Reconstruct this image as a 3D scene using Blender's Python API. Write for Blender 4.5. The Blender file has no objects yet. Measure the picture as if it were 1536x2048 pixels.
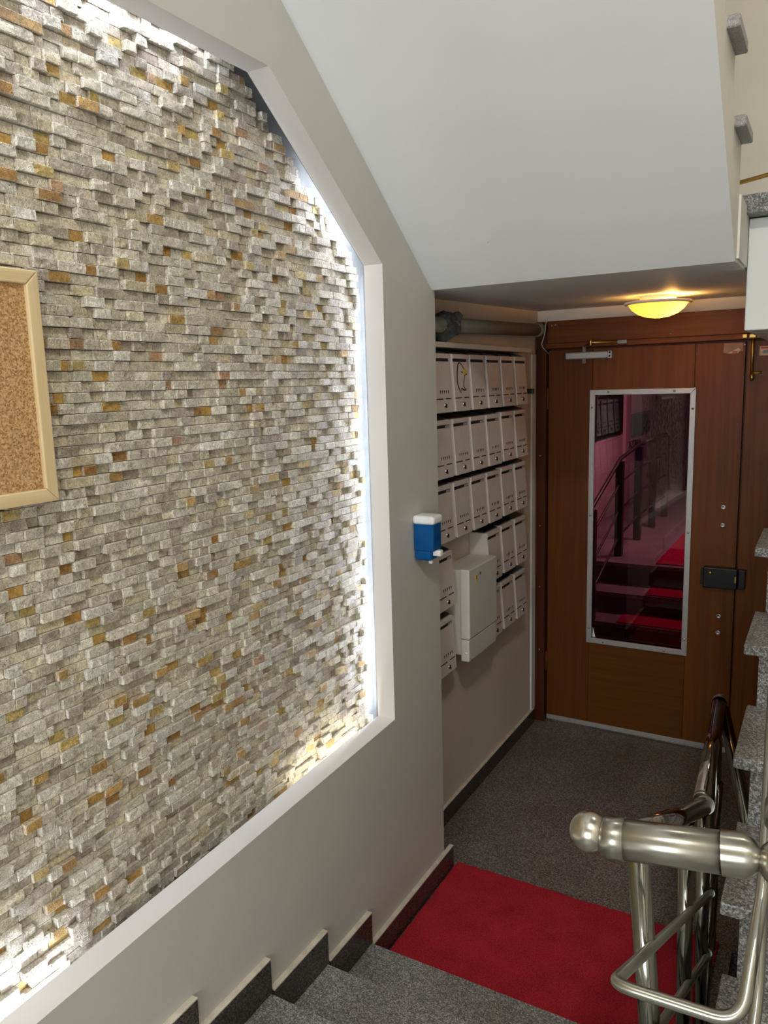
import bpy, bmesh, math, random
from mathutils import Vector, Matrix, noise

random.seed(7)
SC = bpy.context.scene
COL = SC.collection

# ------------------------------------------------------------------ camera
F_PX = 1545.0
CAM = Vector((1.216, 0.0, 1.9))
CX = Vector((0.8671, 0.4978, -0.0284))      # camera right, in the room's axes
CD = Vector((0.0573, -0.1550, -0.9862))     # camera down
CF = Vector((-0.4949, 0.8534, -0.1629))     # camera forward
CF.normalize(); CX = (CX - CF * CX.dot(CF)).normalized(); CD = CF.cross(CX)
cam_d = bpy.data.cameras.new('camera')
cam = bpy.data.objects.new('camera', cam_d); COL.objects.link(cam)
cam_d.sensor_fit = 'VERTICAL'; cam_d.sensor_height = 32.0
cam_d.lens = F_PX / 2048 * 32.0
cam_d.clip_start = 0.02; cam_d.clip_end = 60
cam.matrix_world = Matrix(((CX.x, -CD.x, -CF.x, CAM.x), (CX.y, -CD.y, -CF.y, CAM.y), (CX.z, -CD.z, -CF.z, CAM.z), (0, 0, 0, 1)))
SC.camera = cam

# ------------------------------------------------------------------ light
SC.view_settings.view_transform = 'Standard'
SC.view_settings.look = 'None'
SC.view_settings.gamma = 1.0
SC.view_settings.use_curve_mapping = False
SC.view_settings.exposure = 0.0
SC.cycles.max_bounces = 6
SC.cycles.diffuse_bounces = 3
SC.cycles.glossy_bounces = 3
SC.cycles.transmission_bounces = 4
SC.cycles.transparent_max_bounces = 6
SC.cycles.use_light_tree = False
SC.cycles.caustics_reflective = False
SC.cycles.caustics_refractive = False

world = bpy.data.worlds.new('world'); SC.world = world
world.use_nodes = True
world.node_tree.nodes['Background'].inputs[0].default_value = (0.75, 0.8, 0.85, 1)
world.node_tree.nodes['Background'].inputs[1].default_value = 0.05


def area_light(name, loc, target, size, power, color, size_y=None, spread=None):
    d = bpy.data.lights.new(name, 'AREA')
    d.energy = power; d.color = color; d.size = size
    if size_y:
        d.shape = 'RECTANGLE'; d.size_y = size_y
    else:
        d.shape = 'DISK'
    if spread:
        d.spread = spread
    o = bpy.data.objects.new(name, d); COL.objects.link(o)
    o.location = loc
    o.rotation_euler = (Vector(target) - Vector(loc)).to_track_quat('-Z', 'Y').to_euler()
    return o


# the stairwell's ceiling lamp on the storey above, behind and right of the viewer
area_light('stairwell_lamp', (1.65, -0.55, 3.86), (1.3, 0.1, 0.4), 0.34, 46, (1.0, 0.95, 0.86))
# daylight coming down the open stairwell from the landing window behind the viewer
area_light('landing_window_daylight', (1.15, -2.3, 1.75), (0.9, 2.0, 1.75), 1.5, 54, (0.87, 0.935, 1.0), size_y=1.3)
# added fill with no visible source, brightening the wall of the upper landing
area_light('upper_landing_fill', (1.6, 2.5, 4.4), (1.2, 3.2, 2.4), 0.4, 11, (1.0, 0.93, 0.82))
# porch lamp outside the door
area_light('porch_lamp', (0.5, 7.0, 2.5), (-0.5, 7.4, 0.6), 0.5, 42, (1.0, 0.93, 0.88))


# ------------------------------------------------------------------ materials
def new_mat(name):
    m = bpy.data.materials.new(name); m.use_nodes = True
    nt = m.node_tree
    return m, nt, nt.nodes['Principled BSDF']


def rgba(c):
    return (c[0], c[1], c[2], 1.0)


def simple(name, color, rough=0.5, metal=0.0, var=0.06, scale=30.0, bump=0.0, spec=0.5, bscale=None, emit=None):
    m, nt, b = new_mat(name)
    tc = nt.nodes.new('ShaderNodeTexCoord')
    n = nt.nodes.new('ShaderNodeTexNoise'); n.inputs['Scale'].default_value = scale; n.inputs['Detail'].default_value = 4
    nt.links.new(tc.outputs['Object'], n.inputs['Vector'])
    r = nt.nodes.new('ShaderNodeValToRGB')
    r.color_ramp.elements[0].position = 0.3; r.color_ramp.elements[1].position = 0.7
    r.color_ramp.elements[0].color = rgba([max(0, x * (1 - var)) for x in color])
    r.color_ramp.elements[1].color = rgba([min(1, x * (1 + var)) for x in color])
    nt.links.new(n.outputs['Fac'], r.inputs['Fac']); nt.links.new(r.outputs['Color'], b.inputs['Base Color'])
    b.inputs['Roughness'].default_value = rough; b.inputs['Metallic'].default_value = metal
    b.inputs['Specular IOR Level'].default_value = spec
    if bump:
        n2 = nt.nodes.new('ShaderNodeTexNoise'); n2.inputs['Scale'].default_value = bscale or scale * 4; n2.inputs['Detail'].default_value = 5
        nt.links.new(tc.outputs['Object'], n2.inputs['Vector'])
        bp = nt.nodes.new('ShaderNodeBump'); bp.inputs['Strength'].default_value = bump; bp.inputs['Distance'].default_value = 0.004
        nt.links.new(n2.outputs['Fac'], bp.inputs['Height']); nt.links.new(bp.outputs['Normal'], b.inputs['Normal'])
    if emit:
        b.inputs['Emission Color'].default_value = rgba(emit[0]); b.inputs['Emission Strength'].default_value = emit[1]
    return m


def granite(name, dark, mid, light, scale=260.0, rough=0.35):
    m, nt, b = new_mat(name)
    tc = nt.nodes.new('ShaderNodeTexCoord')
    v = nt.nodes.new('ShaderNodeTexVoronoi'); v.inputs['Scale'].default_value = scale
    nz = nt.nodes.new('ShaderNodeTexNoise'); nz.inputs['Scale'].default_value = scale * 0.95; nz.inputs['Detail'].default_value = 5; nz.inputs['Roughness'].default_value = 0.75
    big = nt.nodes.new('ShaderNodeTexNoise'); big.inputs['Scale'].default_value = 4.0; big.inputs['Detail'].default_value = 4
    for t in (v, nz, big):
        nt.links.new(tc.outputs['Object'], t.inputs['Vector'])
    sep = nt.nodes.new('ShaderNodeSeparateColor'); nt.links.new(v.outputs['Color'], sep.inputs['Color'])
    add = nt.nodes.new('ShaderNodeMath'); add.operation = 'MULTIPLY'; add.inputs[1].default_value = 0.22
    nt.links.new(sep.outputs[0], add.inputs[0])
    mul = nt.nodes.new('ShaderNodeMath'); mul.operation = 'MULTIPLY_ADD'; mul.inputs[1].default_value = 1.0
    nt.links.new(nz.outputs['Fac'], mul.inputs[0]); nt.links.new(add.outputs[0], mul.inputs[2])
    r = nt.nodes.new('ShaderNodeValToRGB')
    e = r.color_ramp.elements
    e[0].position = 0.44; e[0].color = rgba(dark); e[1].position = 0.80; e[1].color = rgba(light)
    k = e.new(0.60); k.color = rgba(mid)
    nt.links.new(mul.outputs[0], r.inputs['Fac'])
    mx = nt.nodes.new('ShaderNodeMix'); mx.data_type = 'RGBA'; mx.blend_type = 'MULTIPLY'
    rb = nt.nodes.new('ShaderNodeValToRGB')
    rb.color_ramp.elements[0].position = 0.3; rb.color_ramp.elements[0].color = (0.72, 0.7, 0.68, 1)
    rb.color_ramp.elements[1].position = 0.65; rb.color_ramp.elements[1].color = (1, 1, 1, 1)
    nt.links.new(big.outputs['Fac'], rb.inputs['Fac'])
    mx.inputs[0].default_value = 1.0
    nt.links.new(r.outputs['Color'], mx.inputs[6]); nt.links.new(rb.outputs['Color'], mx.inputs[7])
    nt.links.new(mx.outputs[2], b.inputs['Base Color'])
    b.inputs['Roughness'].default_value = rough
    bp = nt.nodes.new('ShaderNodeBump'); bp.inputs['Strength'].default_value = 0.12; bp.inputs['Distance'].default_value = 0.001
    nt.links.new(mul.outputs[0], bp.inputs['Height']); nt.links.new(bp.outputs['Normal'], b.inputs['Normal'])
    return m


def wood(name, c1, c2, axis='Z', scale=1.0, rough=0.42, fine=0.5):
    m, nt, b = new_mat(name)
    tc = nt.nodes.new('ShaderNodeTexCoord')
    mp = nt.nodes.new('ShaderNodeMapping')
    s = [38 * scale] * 3
    s['XYZ'.index(axis)] = 1.4 * scale
    mp.inputs['Scale'].default_value = s
    nt.links.new(tc.outputs['Object'], mp.inputs['Vector'])
    n = nt.nodes.new('ShaderNodeTexNoise'); n.inputs['Scale'].default_value = 1.0; n.inputs['Detail'].default_value = 8; n.inputs['Roughness'].default_value = 0.65
    n.inputs['Distortion'].default_value = 0.5
    nt.links.new(mp.outputs['Vector'], n.inputs['Vector'])
    r = nt.nodes.new('ShaderNodeValToRGB')
    r.color_ramp.elements[0].position = 0.32; r.color_ramp.elements[1].position = 0.68
    r.color_ramp.elements[0].color = rgba(c1); r.color_ramp.elements[1].color = rgba(c2)
    nt.links.new(n.outputs['Fac'], r.inputs['Fac']); nt.links.new(r.outputs['Color'], b.inputs['Base Color'])
    b.inputs['Roughness'].default_value = rough
    b.inputs['Specular IOR Level'].default_value = 0.22
    bp = nt.nodes.new('ShaderNodeBump'); bp.inputs['Strength'].default_value = 0.06; bp.inputs['Distance'].default_value = 0.001
    nt.links.new(n.outputs['Fac'], bp.inputs['Height']); nt.links.new(bp.outputs['Normal'], b.inputs['Normal'])
    return m


def stone_material():
    m, nt, b = new_mat('split_travertine')
    tc = nt.nodes.new('ShaderNodeTexCoord')
    at = nt.nodes.new('ShaderNodeAttribute'); at.attribute_name = 'tint'
    n1 = nt.nodes.new('ShaderNodeTexNoise'); n1.inputs['Scale'].default_value = 95; n1.inputs['Detail'].default_value = 4; n1.inputs['Roughness'].default_value = 0.7; n1.inputs['Distortion'].default_value = 1.2
    n2 = nt.nodes.new('ShaderNodeTexNoise'); n2.inputs['Scale'].default_value = 330; n2.inputs['Detail'].default_value = 3; n2.inputs['Roughness'].default_value = 0.75
    vo = nt.nodes.new('ShaderNodeTexVoronoi'); vo.inputs['Scale'].default_value = 140
    n3 = nt.nodes.new('ShaderNodeTexNoise'); n3.inputs['Scale'].default_value = 30; n3.inputs['Detail'].default_value = 2
    geo = nt.nodes.new('ShaderNodeNewGeometry')
    for t in (n1, n2, vo, n3):
        nt.links.new(geo.outputs['Position'], t.inputs['Vector'])
    r1 = nt.nodes.new('ShaderNodeValToRGB')
    r1.color_ramp.elements[0].position = 0.30; r1.color_ramp.elements[0].color = (0.66, 0.62, 0.55, 1)
    r1.color_ramp.elements[1].position = 0.66; r1.color_ramp.elements[1].color = (1.40, 1.40, 1.38, 1)
    nt.links.new(n1.outputs['Fac'], r1.inputs['Fac'])
    r2 = nt.nodes.new('ShaderNodeValToRGB')
    r2.color_ramp.elements[0].position = 0.34; r2.color_ramp.elements[0].color = (0.66, 0.62, 0.55, 1)
    r2.color_ramp.elements[1].position = 0.62; r2.color_ramp.elements[1].color = (1.22, 1.22, 1.22, 1)
    nt.links.new(n2.outputs['Fac'], r2.inputs['Fac'])
    m0 = nt.nodes.new('ShaderNodeMix'); m0.data_type = 'RGBA'; m0.blend_type = 'MULTIPLY'; m0.inputs[0].default_value = 0.8
    nt.links.new(r1.outputs['Color'], m0.inputs[6]); nt.links.new(r2.outputs['Color'], m0.inputs[7])
    mx = nt.nodes.new('ShaderNodeMix'); mx.data_type = 'RGBA'; mx.blend_type = 'MULTIPLY'; mx.inputs[0].default_value = 1.0
    # grey clouding inside the strips
    rg = nt.nodes.new('ShaderNodeMapRange'); rg.inputs[1].default_value = 0.50; rg.inputs[2].default_value = 0.66; rg.inputs[3].default_value = 0.0; rg.inputs[4].default_value = 0.6
    n4 = nt.nodes.new('ShaderNodeTexNoise'); n4.inputs['Scale'].default_value = 38; n4.inputs['Detail'].default_value = 2
    nt.links.new(geo.outputs['Position'], n4.inputs['Vector']); nt.links.new(n4.outputs['Fac'], rg.inputs[0])
    mg = nt.nodes.new('ShaderNodeMix'); mg.data_type = 'RGBA'; mg.blend_type = 'MULTIPLY'
    nt.links.new(rg.outputs[0], mg.inputs[0]); nt.links.new(at.outputs['Color'], mg.inputs[6]); mg.inputs[7].default_value = (0.72, 0.70, 0.71, 1)
    nt.links.new(mg.outputs[2], mx.inputs[6]); nt.links.new(m0.outputs[2], mx.inputs[7])
    # pits of the travertine
    lt = nt.nodes.new('ShaderNodeMath'); lt.operation = 'LESS_THAN'; lt.inputs[1].default_value = 0.17
    nt.links.new(vo.outputs['Distance'], lt.inputs[0])
    gt = nt.nodes.new('ShaderNodeMath'); gt.operation = 'GREATER_THAN'; gt.inputs[1].default_value = 0.59
    nt.links.new(n3.outputs['Fac'], gt.inputs[0])
    pm = nt.nodes.new('ShaderNodeMath'); pm.operation = 'MULTIPLY'
    nt.links.new(lt.outputs[0], pm.inputs[0]); nt.links.new(gt.outputs[0], pm.inputs[1])
    mx2 = nt.nodes.new('ShaderNodeMix'); mx2.data_type = 'RGBA'; mx2.blend_type = 'MIX'
    nt.links.new(pm.outputs[0], mx2.inputs[0]); nt.links.new(mx.outputs[2], mx2.inputs[6]); mx2.inputs[7].default_value = (0.11, 0.085, 0.055, 1)
    nt.links.new(mx2.outputs[2], b.inputs['Base Color'])
    b.inputs['Roughness'].default_value = 0.62
    b.inputs['Specular IOR Level'].default_value = 0.4
    # split face relief (alpha of tint: 1 = split, 0 = sawn)
    ad = nt.nodes.new('ShaderNodeMath'); ad.operation = 'MULTIPLY_ADD'; ad.inputs[1].default_value = 0.55
    nt.links.new(n2.outputs['Fac'], ad.inputs[0]); nt.links.new(n1.outputs['Fac'], ad.inputs[2])
    st = nt.nodes.new('ShaderNodeMath'); st.operation = 'MULTIPLY_ADD'; st.inputs[1].default_value = 0.85; st.inputs[2].default_value = 0.10
    nt.links.new(at.outputs['Alpha'], st.inputs[0])
    bp = nt.nodes.new('ShaderNodeBump'); bp.inputs['Distance'].default_value = 0.0050
    nt.links.new(st.outputs[0], bp.inputs['Strength'])
    nt.links.new(ad.outputs[0], bp.inputs['Height']); nt.links.new(bp.outputs['Normal'], b.inputs['Normal'])
    return m


def steel(name, color, rough, aniso=0.0):
    m, nt, b = new_mat(name)
    tc = nt.nodes.new('ShaderNodeTexCoord')
    n = nt.nodes.new('ShaderNodeTexNoise'); n.inputs['Scale'].default_value = 900; n.inputs['Detail'].default_value = 1
    nt.links.new(tc.outputs['Object'], n.inputs['Vector'])
    mr = nt.nodes.new('ShaderNodeMapRange'); mr.inputs[3].default_value = rough * 0.92; mr.inputs[4].default_value = rough * 1.08
    nt.links.new(n.outputs['Fac'], mr.inputs[0]); nt.links.new(mr.outputs[0], b.inputs['Roughness'])
    if aniso:
        b.inputs['Anisotropic'].default_value = aniso
        tg = nt.nodes.new('ShaderNodeTangent'); tg.direction_type = 'UV_MAP'; tg.uv_map = 'UVMap'
        nt.links.new(tg.outputs[0], b.inputs['Tangent'])
    b.inputs['Base Color'].default_value = rgba(color); b.inputs['Metallic'].default_value = 1.0
    return m


def thin_glass(name, tint, ior=1.5):
    m = bpy.data.materials.new(name); m.use_nodes = True
    nt = m.node_tree; nt.nodes.clear()
    out = nt.nodes.new('ShaderNodeOutputMaterial')
    fr = nt.nodes.new('ShaderNodeFresnel'); fr.inputs['IOR'].default_value = ior
    tr = nt.nodes.new('ShaderNodeBsdfTransparent'); tr.inputs[0].default_value = rgba(tint)
    gl = nt.nodes.new('ShaderNodeBsdfGlossy'); gl.inputs['Roughness'].default_value = 0.01
    mx = nt.nodes.new('ShaderNodeMixShader')
    nt.links.new(fr.outputs[0], mx.inputs[0]); nt.links.new(tr.outputs[0], mx.inputs[1]); nt.links.new(gl.outputs[0], mx.inputs[2])
    nt.links.new(mx.outputs[0], out.inputs[0])
    return m


def emitter(name, color, strength):
    m = bpy.data.materials.new(name); m.use_nodes = True
    nt = m.node_tree; nt.nodes.clear()
    out = nt.nodes.new('ShaderNodeOutputMaterial')
    e = nt.nodes.new('ShaderNodeEmission'); e.inputs[0].default_value = rgba(color); e.inputs[1].default_value = strength
    nt.links.new(e.outputs[0], out.inputs[0])
    return m


def lamp_glass(name):
    m = bpy.data.materials.new(name); m.use_nodes = True
    nt = m.node_tree; nt.nodes.clear()
    out = nt.nodes.new('ShaderNodeOutputMaterial')
    t = nt.nodes.new('ShaderNodeBsdfTranslucent'); t.inputs[0].default_value = (0.66, 0.42, 0.15, 1)
    d = nt.nodes.new('ShaderNodeBsdfDiffuse'); d.inputs[0].default_value = (0.85, 0.8, 0.68, 1)
    mx = nt.nodes.new('ShaderNodeMixShader'); mx.inputs[0].default_value = 0.35
    nt.links.new(t.outputs[0], mx.inputs[1]); nt.links.new(d.outputs[0], mx.inputs[2])
    nt.links.new(mx.outputs[0], out.inputs[0])
    return m


def carpet_mat(name, c1, c2):
    m, nt, b = new_mat(name)
    tc = nt.nodes.new('ShaderNodeTexCoord')
    n = nt.nodes.new('ShaderNodeTexNoise'); n.inputs['Scale'].default_value = 230; n.inputs['Detail'].default_value = 5; n.inputs['Roughness'].default_value = 0.8
    n2 = nt.nodes.new('ShaderNodeTexNoise'); n2.inputs['Scale'].default_value = 9; n2.inputs['Detail'].default_value = 4
    for t in (n, n2):
        nt.links.new(tc.outputs['Object'], t.inputs['Vector'])
    a = nt.nodes.new('ShaderNodeMath'); a.operation = 'MULTIPLY_ADD'; a.inputs[1].default_value = 0.22
    nt.links.new(n2.outputs['Fac'], a.inputs[0]); nt.links.new(n.outputs['Fac'], a.inputs[2])
    r = nt.nodes.new('ShaderNodeValToRGB')
    r.color_ramp.elements[0].position = 0.40; r.color_ramp.elements[1].position = 0.82
    r.color_ramp.elements[0].color = rgba(c1); r.color_ramp.elements[1].color = rgba(c2)
    nt.links.new(a.outputs[0], r.inputs['Fac']); nt.links.new(r.outputs['Color'], b.inputs['Base Color'])
    b.inputs['Roughness'].default_value = 0.95; b.inputs['Specular IOR Level'].default_value = 0.1
    bp = nt.nodes.new('ShaderNodeBump'); bp.inputs['Strength'].default_value = 0.8; bp.inputs['Distance'].default_value = 0.004
    nt.links.new(n.outputs['Fac'], bp.inputs['Height']); nt.links.new(bp.outputs['Normal'], b.inputs['Normal'])
    return m


def cork_mat():
    m, nt, b = new_mat('cork')
    tc = nt.nodes.new('ShaderNodeTexCoord')
    v = nt.nodes.new('ShaderNodeTexVoronoi'); v.inputs['Scale'].default_value = 330
    n = nt.nodes.new('ShaderNodeTexNoise'); n.inputs['Scale'].default_value = 200; n.inputs['Detail'].default_value = 5
    for t in (v, n):
        nt.links.new(tc.outputs['Object'], t.inputs['Vector'])
    s = nt.nodes.new('ShaderNodeSeparateColor'); nt.links.new(v.outputs['Color'], s.inputs[0])
    mx = nt.nodes.new('ShaderNodeMath'); mx.operation = 'ADD'
    nt.links.new(s.outputs[0], mx.inputs[0]); nt.links.new(n.outputs['Fac'], mx.inputs[1])
    h = nt.nodes.new('ShaderNodeMath'); h.operation = 'MULTIPLY'; h.inputs[1].default_value = 0.5; nt.links.new(mx.outputs[0], h.inputs[0])
    r = nt.nodes.new('ShaderNodeValToRGB')
    e = r.color_ramp.elements
    e[0].position = 0.25; e[0].color = (0.26, 0.125, 0.045, 1); e[1].position = 0.8; e[1].color = (0.66, 0.44, 0.21, 1)
    k = e.new(0.5); k.color = (0.47, 0.275, 0.11, 1)
    nt.links.new(h.outputs[0], r.inputs[0]); nt.links.new(r.outputs[0], b.inputs['Base Color'])
    b.inputs['Roughness'].default_value = 0.9
    bp = nt.nodes.new('ShaderNodeBump'); bp.inputs['Strength'].default_value = 0.3; bp.inputs['Distance'].default_value = 0.001
    nt.links.new(h.outputs[0], bp.inputs['Height']); nt.links.new(bp.outputs['Normal'], b.inputs['Normal'])
    return m


M = {}
M['paint'] = simple('wall_paint', (0.55, 0.535, 0.48), 0.55, var=0.03, scale=2.5, bump=0.05, bscale=90)
M['paint_b'] = simple('alcove_paint', (0.70, 0.61, 0.51), 0.6, var=0.04, scale=3, bump=0.05, bscale=90)
M['soffit'] = simple('soffit_paint', (0.86, 0.875, 0.88), 0.6, var=0.02, scale=3, bump=0.06, bscale=70)
M['white_paint'] = simple('white_beam_paint', (0.80, 0.82, 0.80), 0.5, var=0.02, scale=4, bump=0.04)
M['cream'] = simple('cream_paint', (0.78, 0.73, 0.64), 0.6, var=0.03, scale=4, bump=0.05)
M['reveal'] = simple('reveal_paint_lit', (0.72, 0.70, 0.67), 0.5, var=0.02, scale=4, bump=0.04)  # lifted above the wall tone so the colour carries the strips' light
M['slot_dim'] = simple('slot_paint_dimmed', (0.26, 0.26, 0.25), 0.9, var=0.1, scale=20, bump=0.1)  # slot faces darkened in colour to hold down the glare of the strips
M['grout'] = simple('grout', (0.36, 0.31, 0.24), 0.9, var=0.15, scale=60, bump=0.3)
M['stone'] = stone_material()
M['granite'] = granite('dark_granite_floor', (0.040, 0.034, 0.030), (0.125, 0.108, 0.095), (0.42, 0.375, 0.335), 215, 0.5)
M['granite_step'] = granite('grey_granite_step', (0.055, 0.055, 0.053), (0.18, 0.18, 0.17), (0.60, 0.60, 0.57), 270, 0.42)
M['granite_skirt'] = granite('polished_black_granite', (0.012, 0.011, 0.010), (0.045, 0.040, 0.036), (0.13, 0.12, 0.105), 300, 0.16)
M['granite_pale'] = granite('pale_granite_tread', (0.22, 0.22, 0.22), (0.36, 0.36, 0.35), (0.56, 0.56, 0.54), 420, 0.4)
M['caulk'] = simple('painted_skirting_edge', (0.60, 0.55, 0.44), 0.6, var=0.18, scale=30, bump=0.1)
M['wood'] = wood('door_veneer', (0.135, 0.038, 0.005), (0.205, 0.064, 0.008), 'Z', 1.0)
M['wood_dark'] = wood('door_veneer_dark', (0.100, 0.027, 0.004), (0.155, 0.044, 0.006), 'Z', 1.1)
M['wood_jamb'] = wood('shaded_jamb_veneer', (0.045, 0.011, 0.003), (0.085, 0.021, 0.005), 'Z', 1.1)  # left jamb: its shade is put into the veneer colour
M['wood_x'] = wood('door_head_veneer', (0.12, 0.034, 0.007), (0.19, 0.058, 0.011), 'X', 1.0)
M['wood_panel'] = wood('door_panel_veneer', (0.110, 0.034, 0.003), (0.150, 0.050, 0.005), 'X', 1.4)
M['alu'] = steel('brushed_aluminium', (0.62, 0.61, 0.60), 0.38)
M['alu_matt'] = simple('aluminium_trim', (0.50, 0.49, 0.48), 0.42, metal=0.55, var=0.05, scale=60)
M['steel'] = steel('brushed_stainless', (0.45, 0.445, 0.385), 0.30, 0.85)
M['steel_ball'] = steel('scratched_stainless', (0.50, 0.47, 0.40), 0.24)
M['steel_post'] = steel('shaded_stainless', (0.24, 0.24, 0.205), 0.13)  # stainless darkened in colour for the shade under the handrail
M['steel_dark'] = steel('polished_stainless', (0.34, 0.29, 0.255), 0.09)
M['chrome'] = steel('chrome', (0.6, 0.58, 0.55), 0.18)
M['brass'] = steel('old_brass', (0.50, 0.33, 0.10), 0.35)
M['black'] = simple('black_plastic', (0.008, 0.008, 0.009), 0.3, var=0.2)
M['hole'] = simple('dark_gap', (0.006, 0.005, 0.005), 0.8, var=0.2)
M['mailbox'] = simple('white_mailbox_plastic', (0.60, 0.54, 0.50), 0.38, var=0.02, scale=20)
M['cabinet'] = simple('grey_white_cabinet', (0.62, 0.60, 0.54), 0.45, var=0.03, scale=10)
M['dim'] = simple('embossed_number', (0.50, 0.46, 0.42), 0.5)
M['pine'] = wood('pine_frame', (0.55, 0.40, 0.20), (0.72, 0.58, 0.34), 'Z', 0.8, 0.5)
M['pine_y'] = wood('pine_frame_rail', (0.55, 0.40, 0.20), (0.72, 0.58, 0.34), 'Y', 0.8, 0.5)
M['cork'] = cork_mat()
M['carpet'] = carpet_mat('red_carpet', (0.13, 0.006, 0.010), (0.72, 0.040, 0.058))
M['carpet_out'] = carpet_mat('bright_red_carpet', (0.26, 0.004, 0.03), (0.50, 0.012, 0.06))
M['glass'] = thin_glass('pink_tinted_glass', (0.66, 0.36, 0.46), 1.5)
M['led'] = emitter('led_cool_white', (0.76, 0.83, 1.0), 95.0)
M['led_soft'] = emitter('led_cool_white_dim', (0.74, 0.82, 1.0), 75.0)
M['led_warm'] = emitter('led_neutral_white', (1.0, 0.93, 0.80), 40.0)
M['dome'] = lamp_glass('lamp_glass')
M['bulb'] = emitter('bulb_glow', (1.0, 0.55, 0.16), 30.0)
M['pipe'] = simple('grey_pipe', (0.22, 0.205, 0.175), 0.6, var=0.1, scale=20)
M['rag'] = simple('grey_rag', (0.10, 0.105, 0.11), 0.9, var=0.35, scale=40, bump=0.4)
M['white_plastic'] = simple('white_plastic', (0.86, 0.86, 0.84), 0.28, var=0.01)
M['yellow'] = simple('yellow_print', (0.75, 0.55, 0.02), 0.5, var=0.1)
M['ledge'] = simple('painted_ledge', (0.62, 0.57, 0.48), 0.6, var=0.04)
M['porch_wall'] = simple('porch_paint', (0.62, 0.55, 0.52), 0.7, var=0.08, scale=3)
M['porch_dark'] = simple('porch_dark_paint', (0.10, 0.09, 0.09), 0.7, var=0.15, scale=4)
M['porch_metal'] = simple('porch_dark_metal', (0.035, 0.028, 0.028), 0.4, metal=0.3, var=0.1)
M['sticker'] = simple('torn_sticker', (0.34, 0.20, 0.13), 0.5, var=0.15)
M['sticker_pale'] = simple('pale_sticker_paper', (0.72, 0.55, 0.40), 0.5, var=0.2, scale=80)
M['red_print'] = simple('red_print', (0.55, 0.05, 0.03), 0.5)
M['tab'] = simple('white_tape', (0.85, 0.85, 0.83), 0.5)
M['crack'] = simple('plaster_crack', (0.30, 0.30, 0.29), 0.8)


def blue_plastic():
    m, nt, b = new_mat('blue_translucent_plastic')
    b.inputs['Base Color'].default_value = (0.005, 0.115, 0.46, 1)
    b.inputs['Roughness'].default_value = 0.12
    b.inputs['Transmission Weight'].default_value = 0.55
    b.inputs['IOR'].default_value = 1.3
    n = nt.nodes.new('ShaderNodeTexNoise'); n.inputs['Scale'].default_value = 25
    tc = nt.nodes.new('ShaderNodeTexCoord'); nt.links.new(tc.outputs['Object'], n.inputs['Vector'])
    r = nt.nodes.new('ShaderNodeValToRGB'); r.color_ramp.elements[0].color = (0.004, 0.11, 0.42, 1); r.color_ramp.elements[1].color = (0.012, 0.22, 0.66, 1)
    nt.links.new(n.outputs['Fac'], r.inputs[0]); nt.links.new(r.outputs[0], b.inputs['Base Color'])
    return m


M['blue'] = blue_plastic()


# ------------------------------------------------------------------ mesh helpers
def link_mesh(name, me, mat=None, parent=None, smooth=False):
    o = bpy.data.objects.new(name, me); COL.objects.link(o)
    if mat is not None and len(me.materials) == 0:
        me.materials.append(mat)
    if smooth:
        for p in me.polygons:
            p.use_smooth = True
    if parent is not None:
        o.parent = parent
    return o


def pydata(name, verts, faces, mat, parent=None, smooth=False, recalc=True):
    me = bpy.data.meshes.new(name); me.from_pydata([tuple(v) for v in verts], [], faces)
    if recalc:
        bm = bmesh.new(); bm.from_mesh(me); bmesh.ops.recalc_face_normals(bm, faces=bm.faces); bm.to_mesh(me); bm.free()
    me.update()
    return link_mesh(name, me, mat, parent, smooth)


def bm_obj(name, bm, mat, parent=None, smooth=False):
    bmesh.ops.recalc_face_normals(bm, faces=bm.faces)
    me = bpy.data.meshes.new(name); bm.to_mesh(me); bm.free()
    return link_mesh(name, me, mat, parent, smooth)


def add_box(bm, lo, hi, bevel=0.0, seg=2):
    r = bmesh.ops.create_cube(bm, size=1.0)
    vs = r['verts']
    for v in vs:
        v.co = Vector([lo[i] + (v.co[i] + 0.5) * (hi[i] - lo[i]) for i in range(3)])
    if bevel:
        es = list({e for v in vs for e in v.link_edges})
        bmesh.ops.bevel(bm, geom=es, offset=bevel, segments=seg, affect='EDGES', profile=0.5)
    return vs


def box(name, lo, hi, mat, parent=None, bevel=0.0, seg=2):
    bm = bmesh.new(); add_box(bm, lo, hi, bevel, seg)
    return bm_obj(name, bm, mat, parent)


def prism(name, poly, axis, a, b, mat, parent=None, bevel=0.0):
    """extrude a polygon given in the two other axes along axis from a to b"""
    idx = {'X': (1, 2, 0), 'Y': (0, 2, 1), 'Z': (0, 1, 2)}[axis]
    n = len(poly); verts = []
    for d in (a, b):
        for p in poly:
            v = [0, 0, 0]; v[idx[0]] = p[0]; v[idx[1]] = p[1]; v[idx[2]] = d; verts.append(v)
    faces = [list(range(n)), list(range(n, 2 * n))[::-1]] + [[i, (i + 1) % n, n + (i + 1) % n, n + i] for i in range(n)]
    bm = bmesh.new()
    bv = [bm.verts.new(v) for v in verts]
    for f in faces:
        bm.faces.new([bv[i] for i in f])
    if bevel:
        bmesh.ops.bevel(bm, geom=list(bm.edges), offset=bevel, segments=2, affect='EDGES', profile=0.5)
    return bm_obj(name, bm, mat, parent)


def rounded_path(pts, rad, n=8):
    pts = [Vector(p) for p in pts]; out = [pts[0]]
    for i in range(1, len(pts) - 1):
        p0, p1, p2 = pts[i - 1], pts[i], pts[i + 1]
        d0 = (p0 - p1); d1 = (p2 - p1)
        r = min(rad, d0.length * 0.45, d1.length * 0.45)
        a = p1 + d0.normalized() * r; c = p1 + d1.normalized() * r
        for k in range(n + 1):
            t = k / n
            out.append((1 - t) ** 2 * a + 2 * t * (1 - t) * p1 + t * t * c)
    out.append(pts[-1])
    return out


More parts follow.
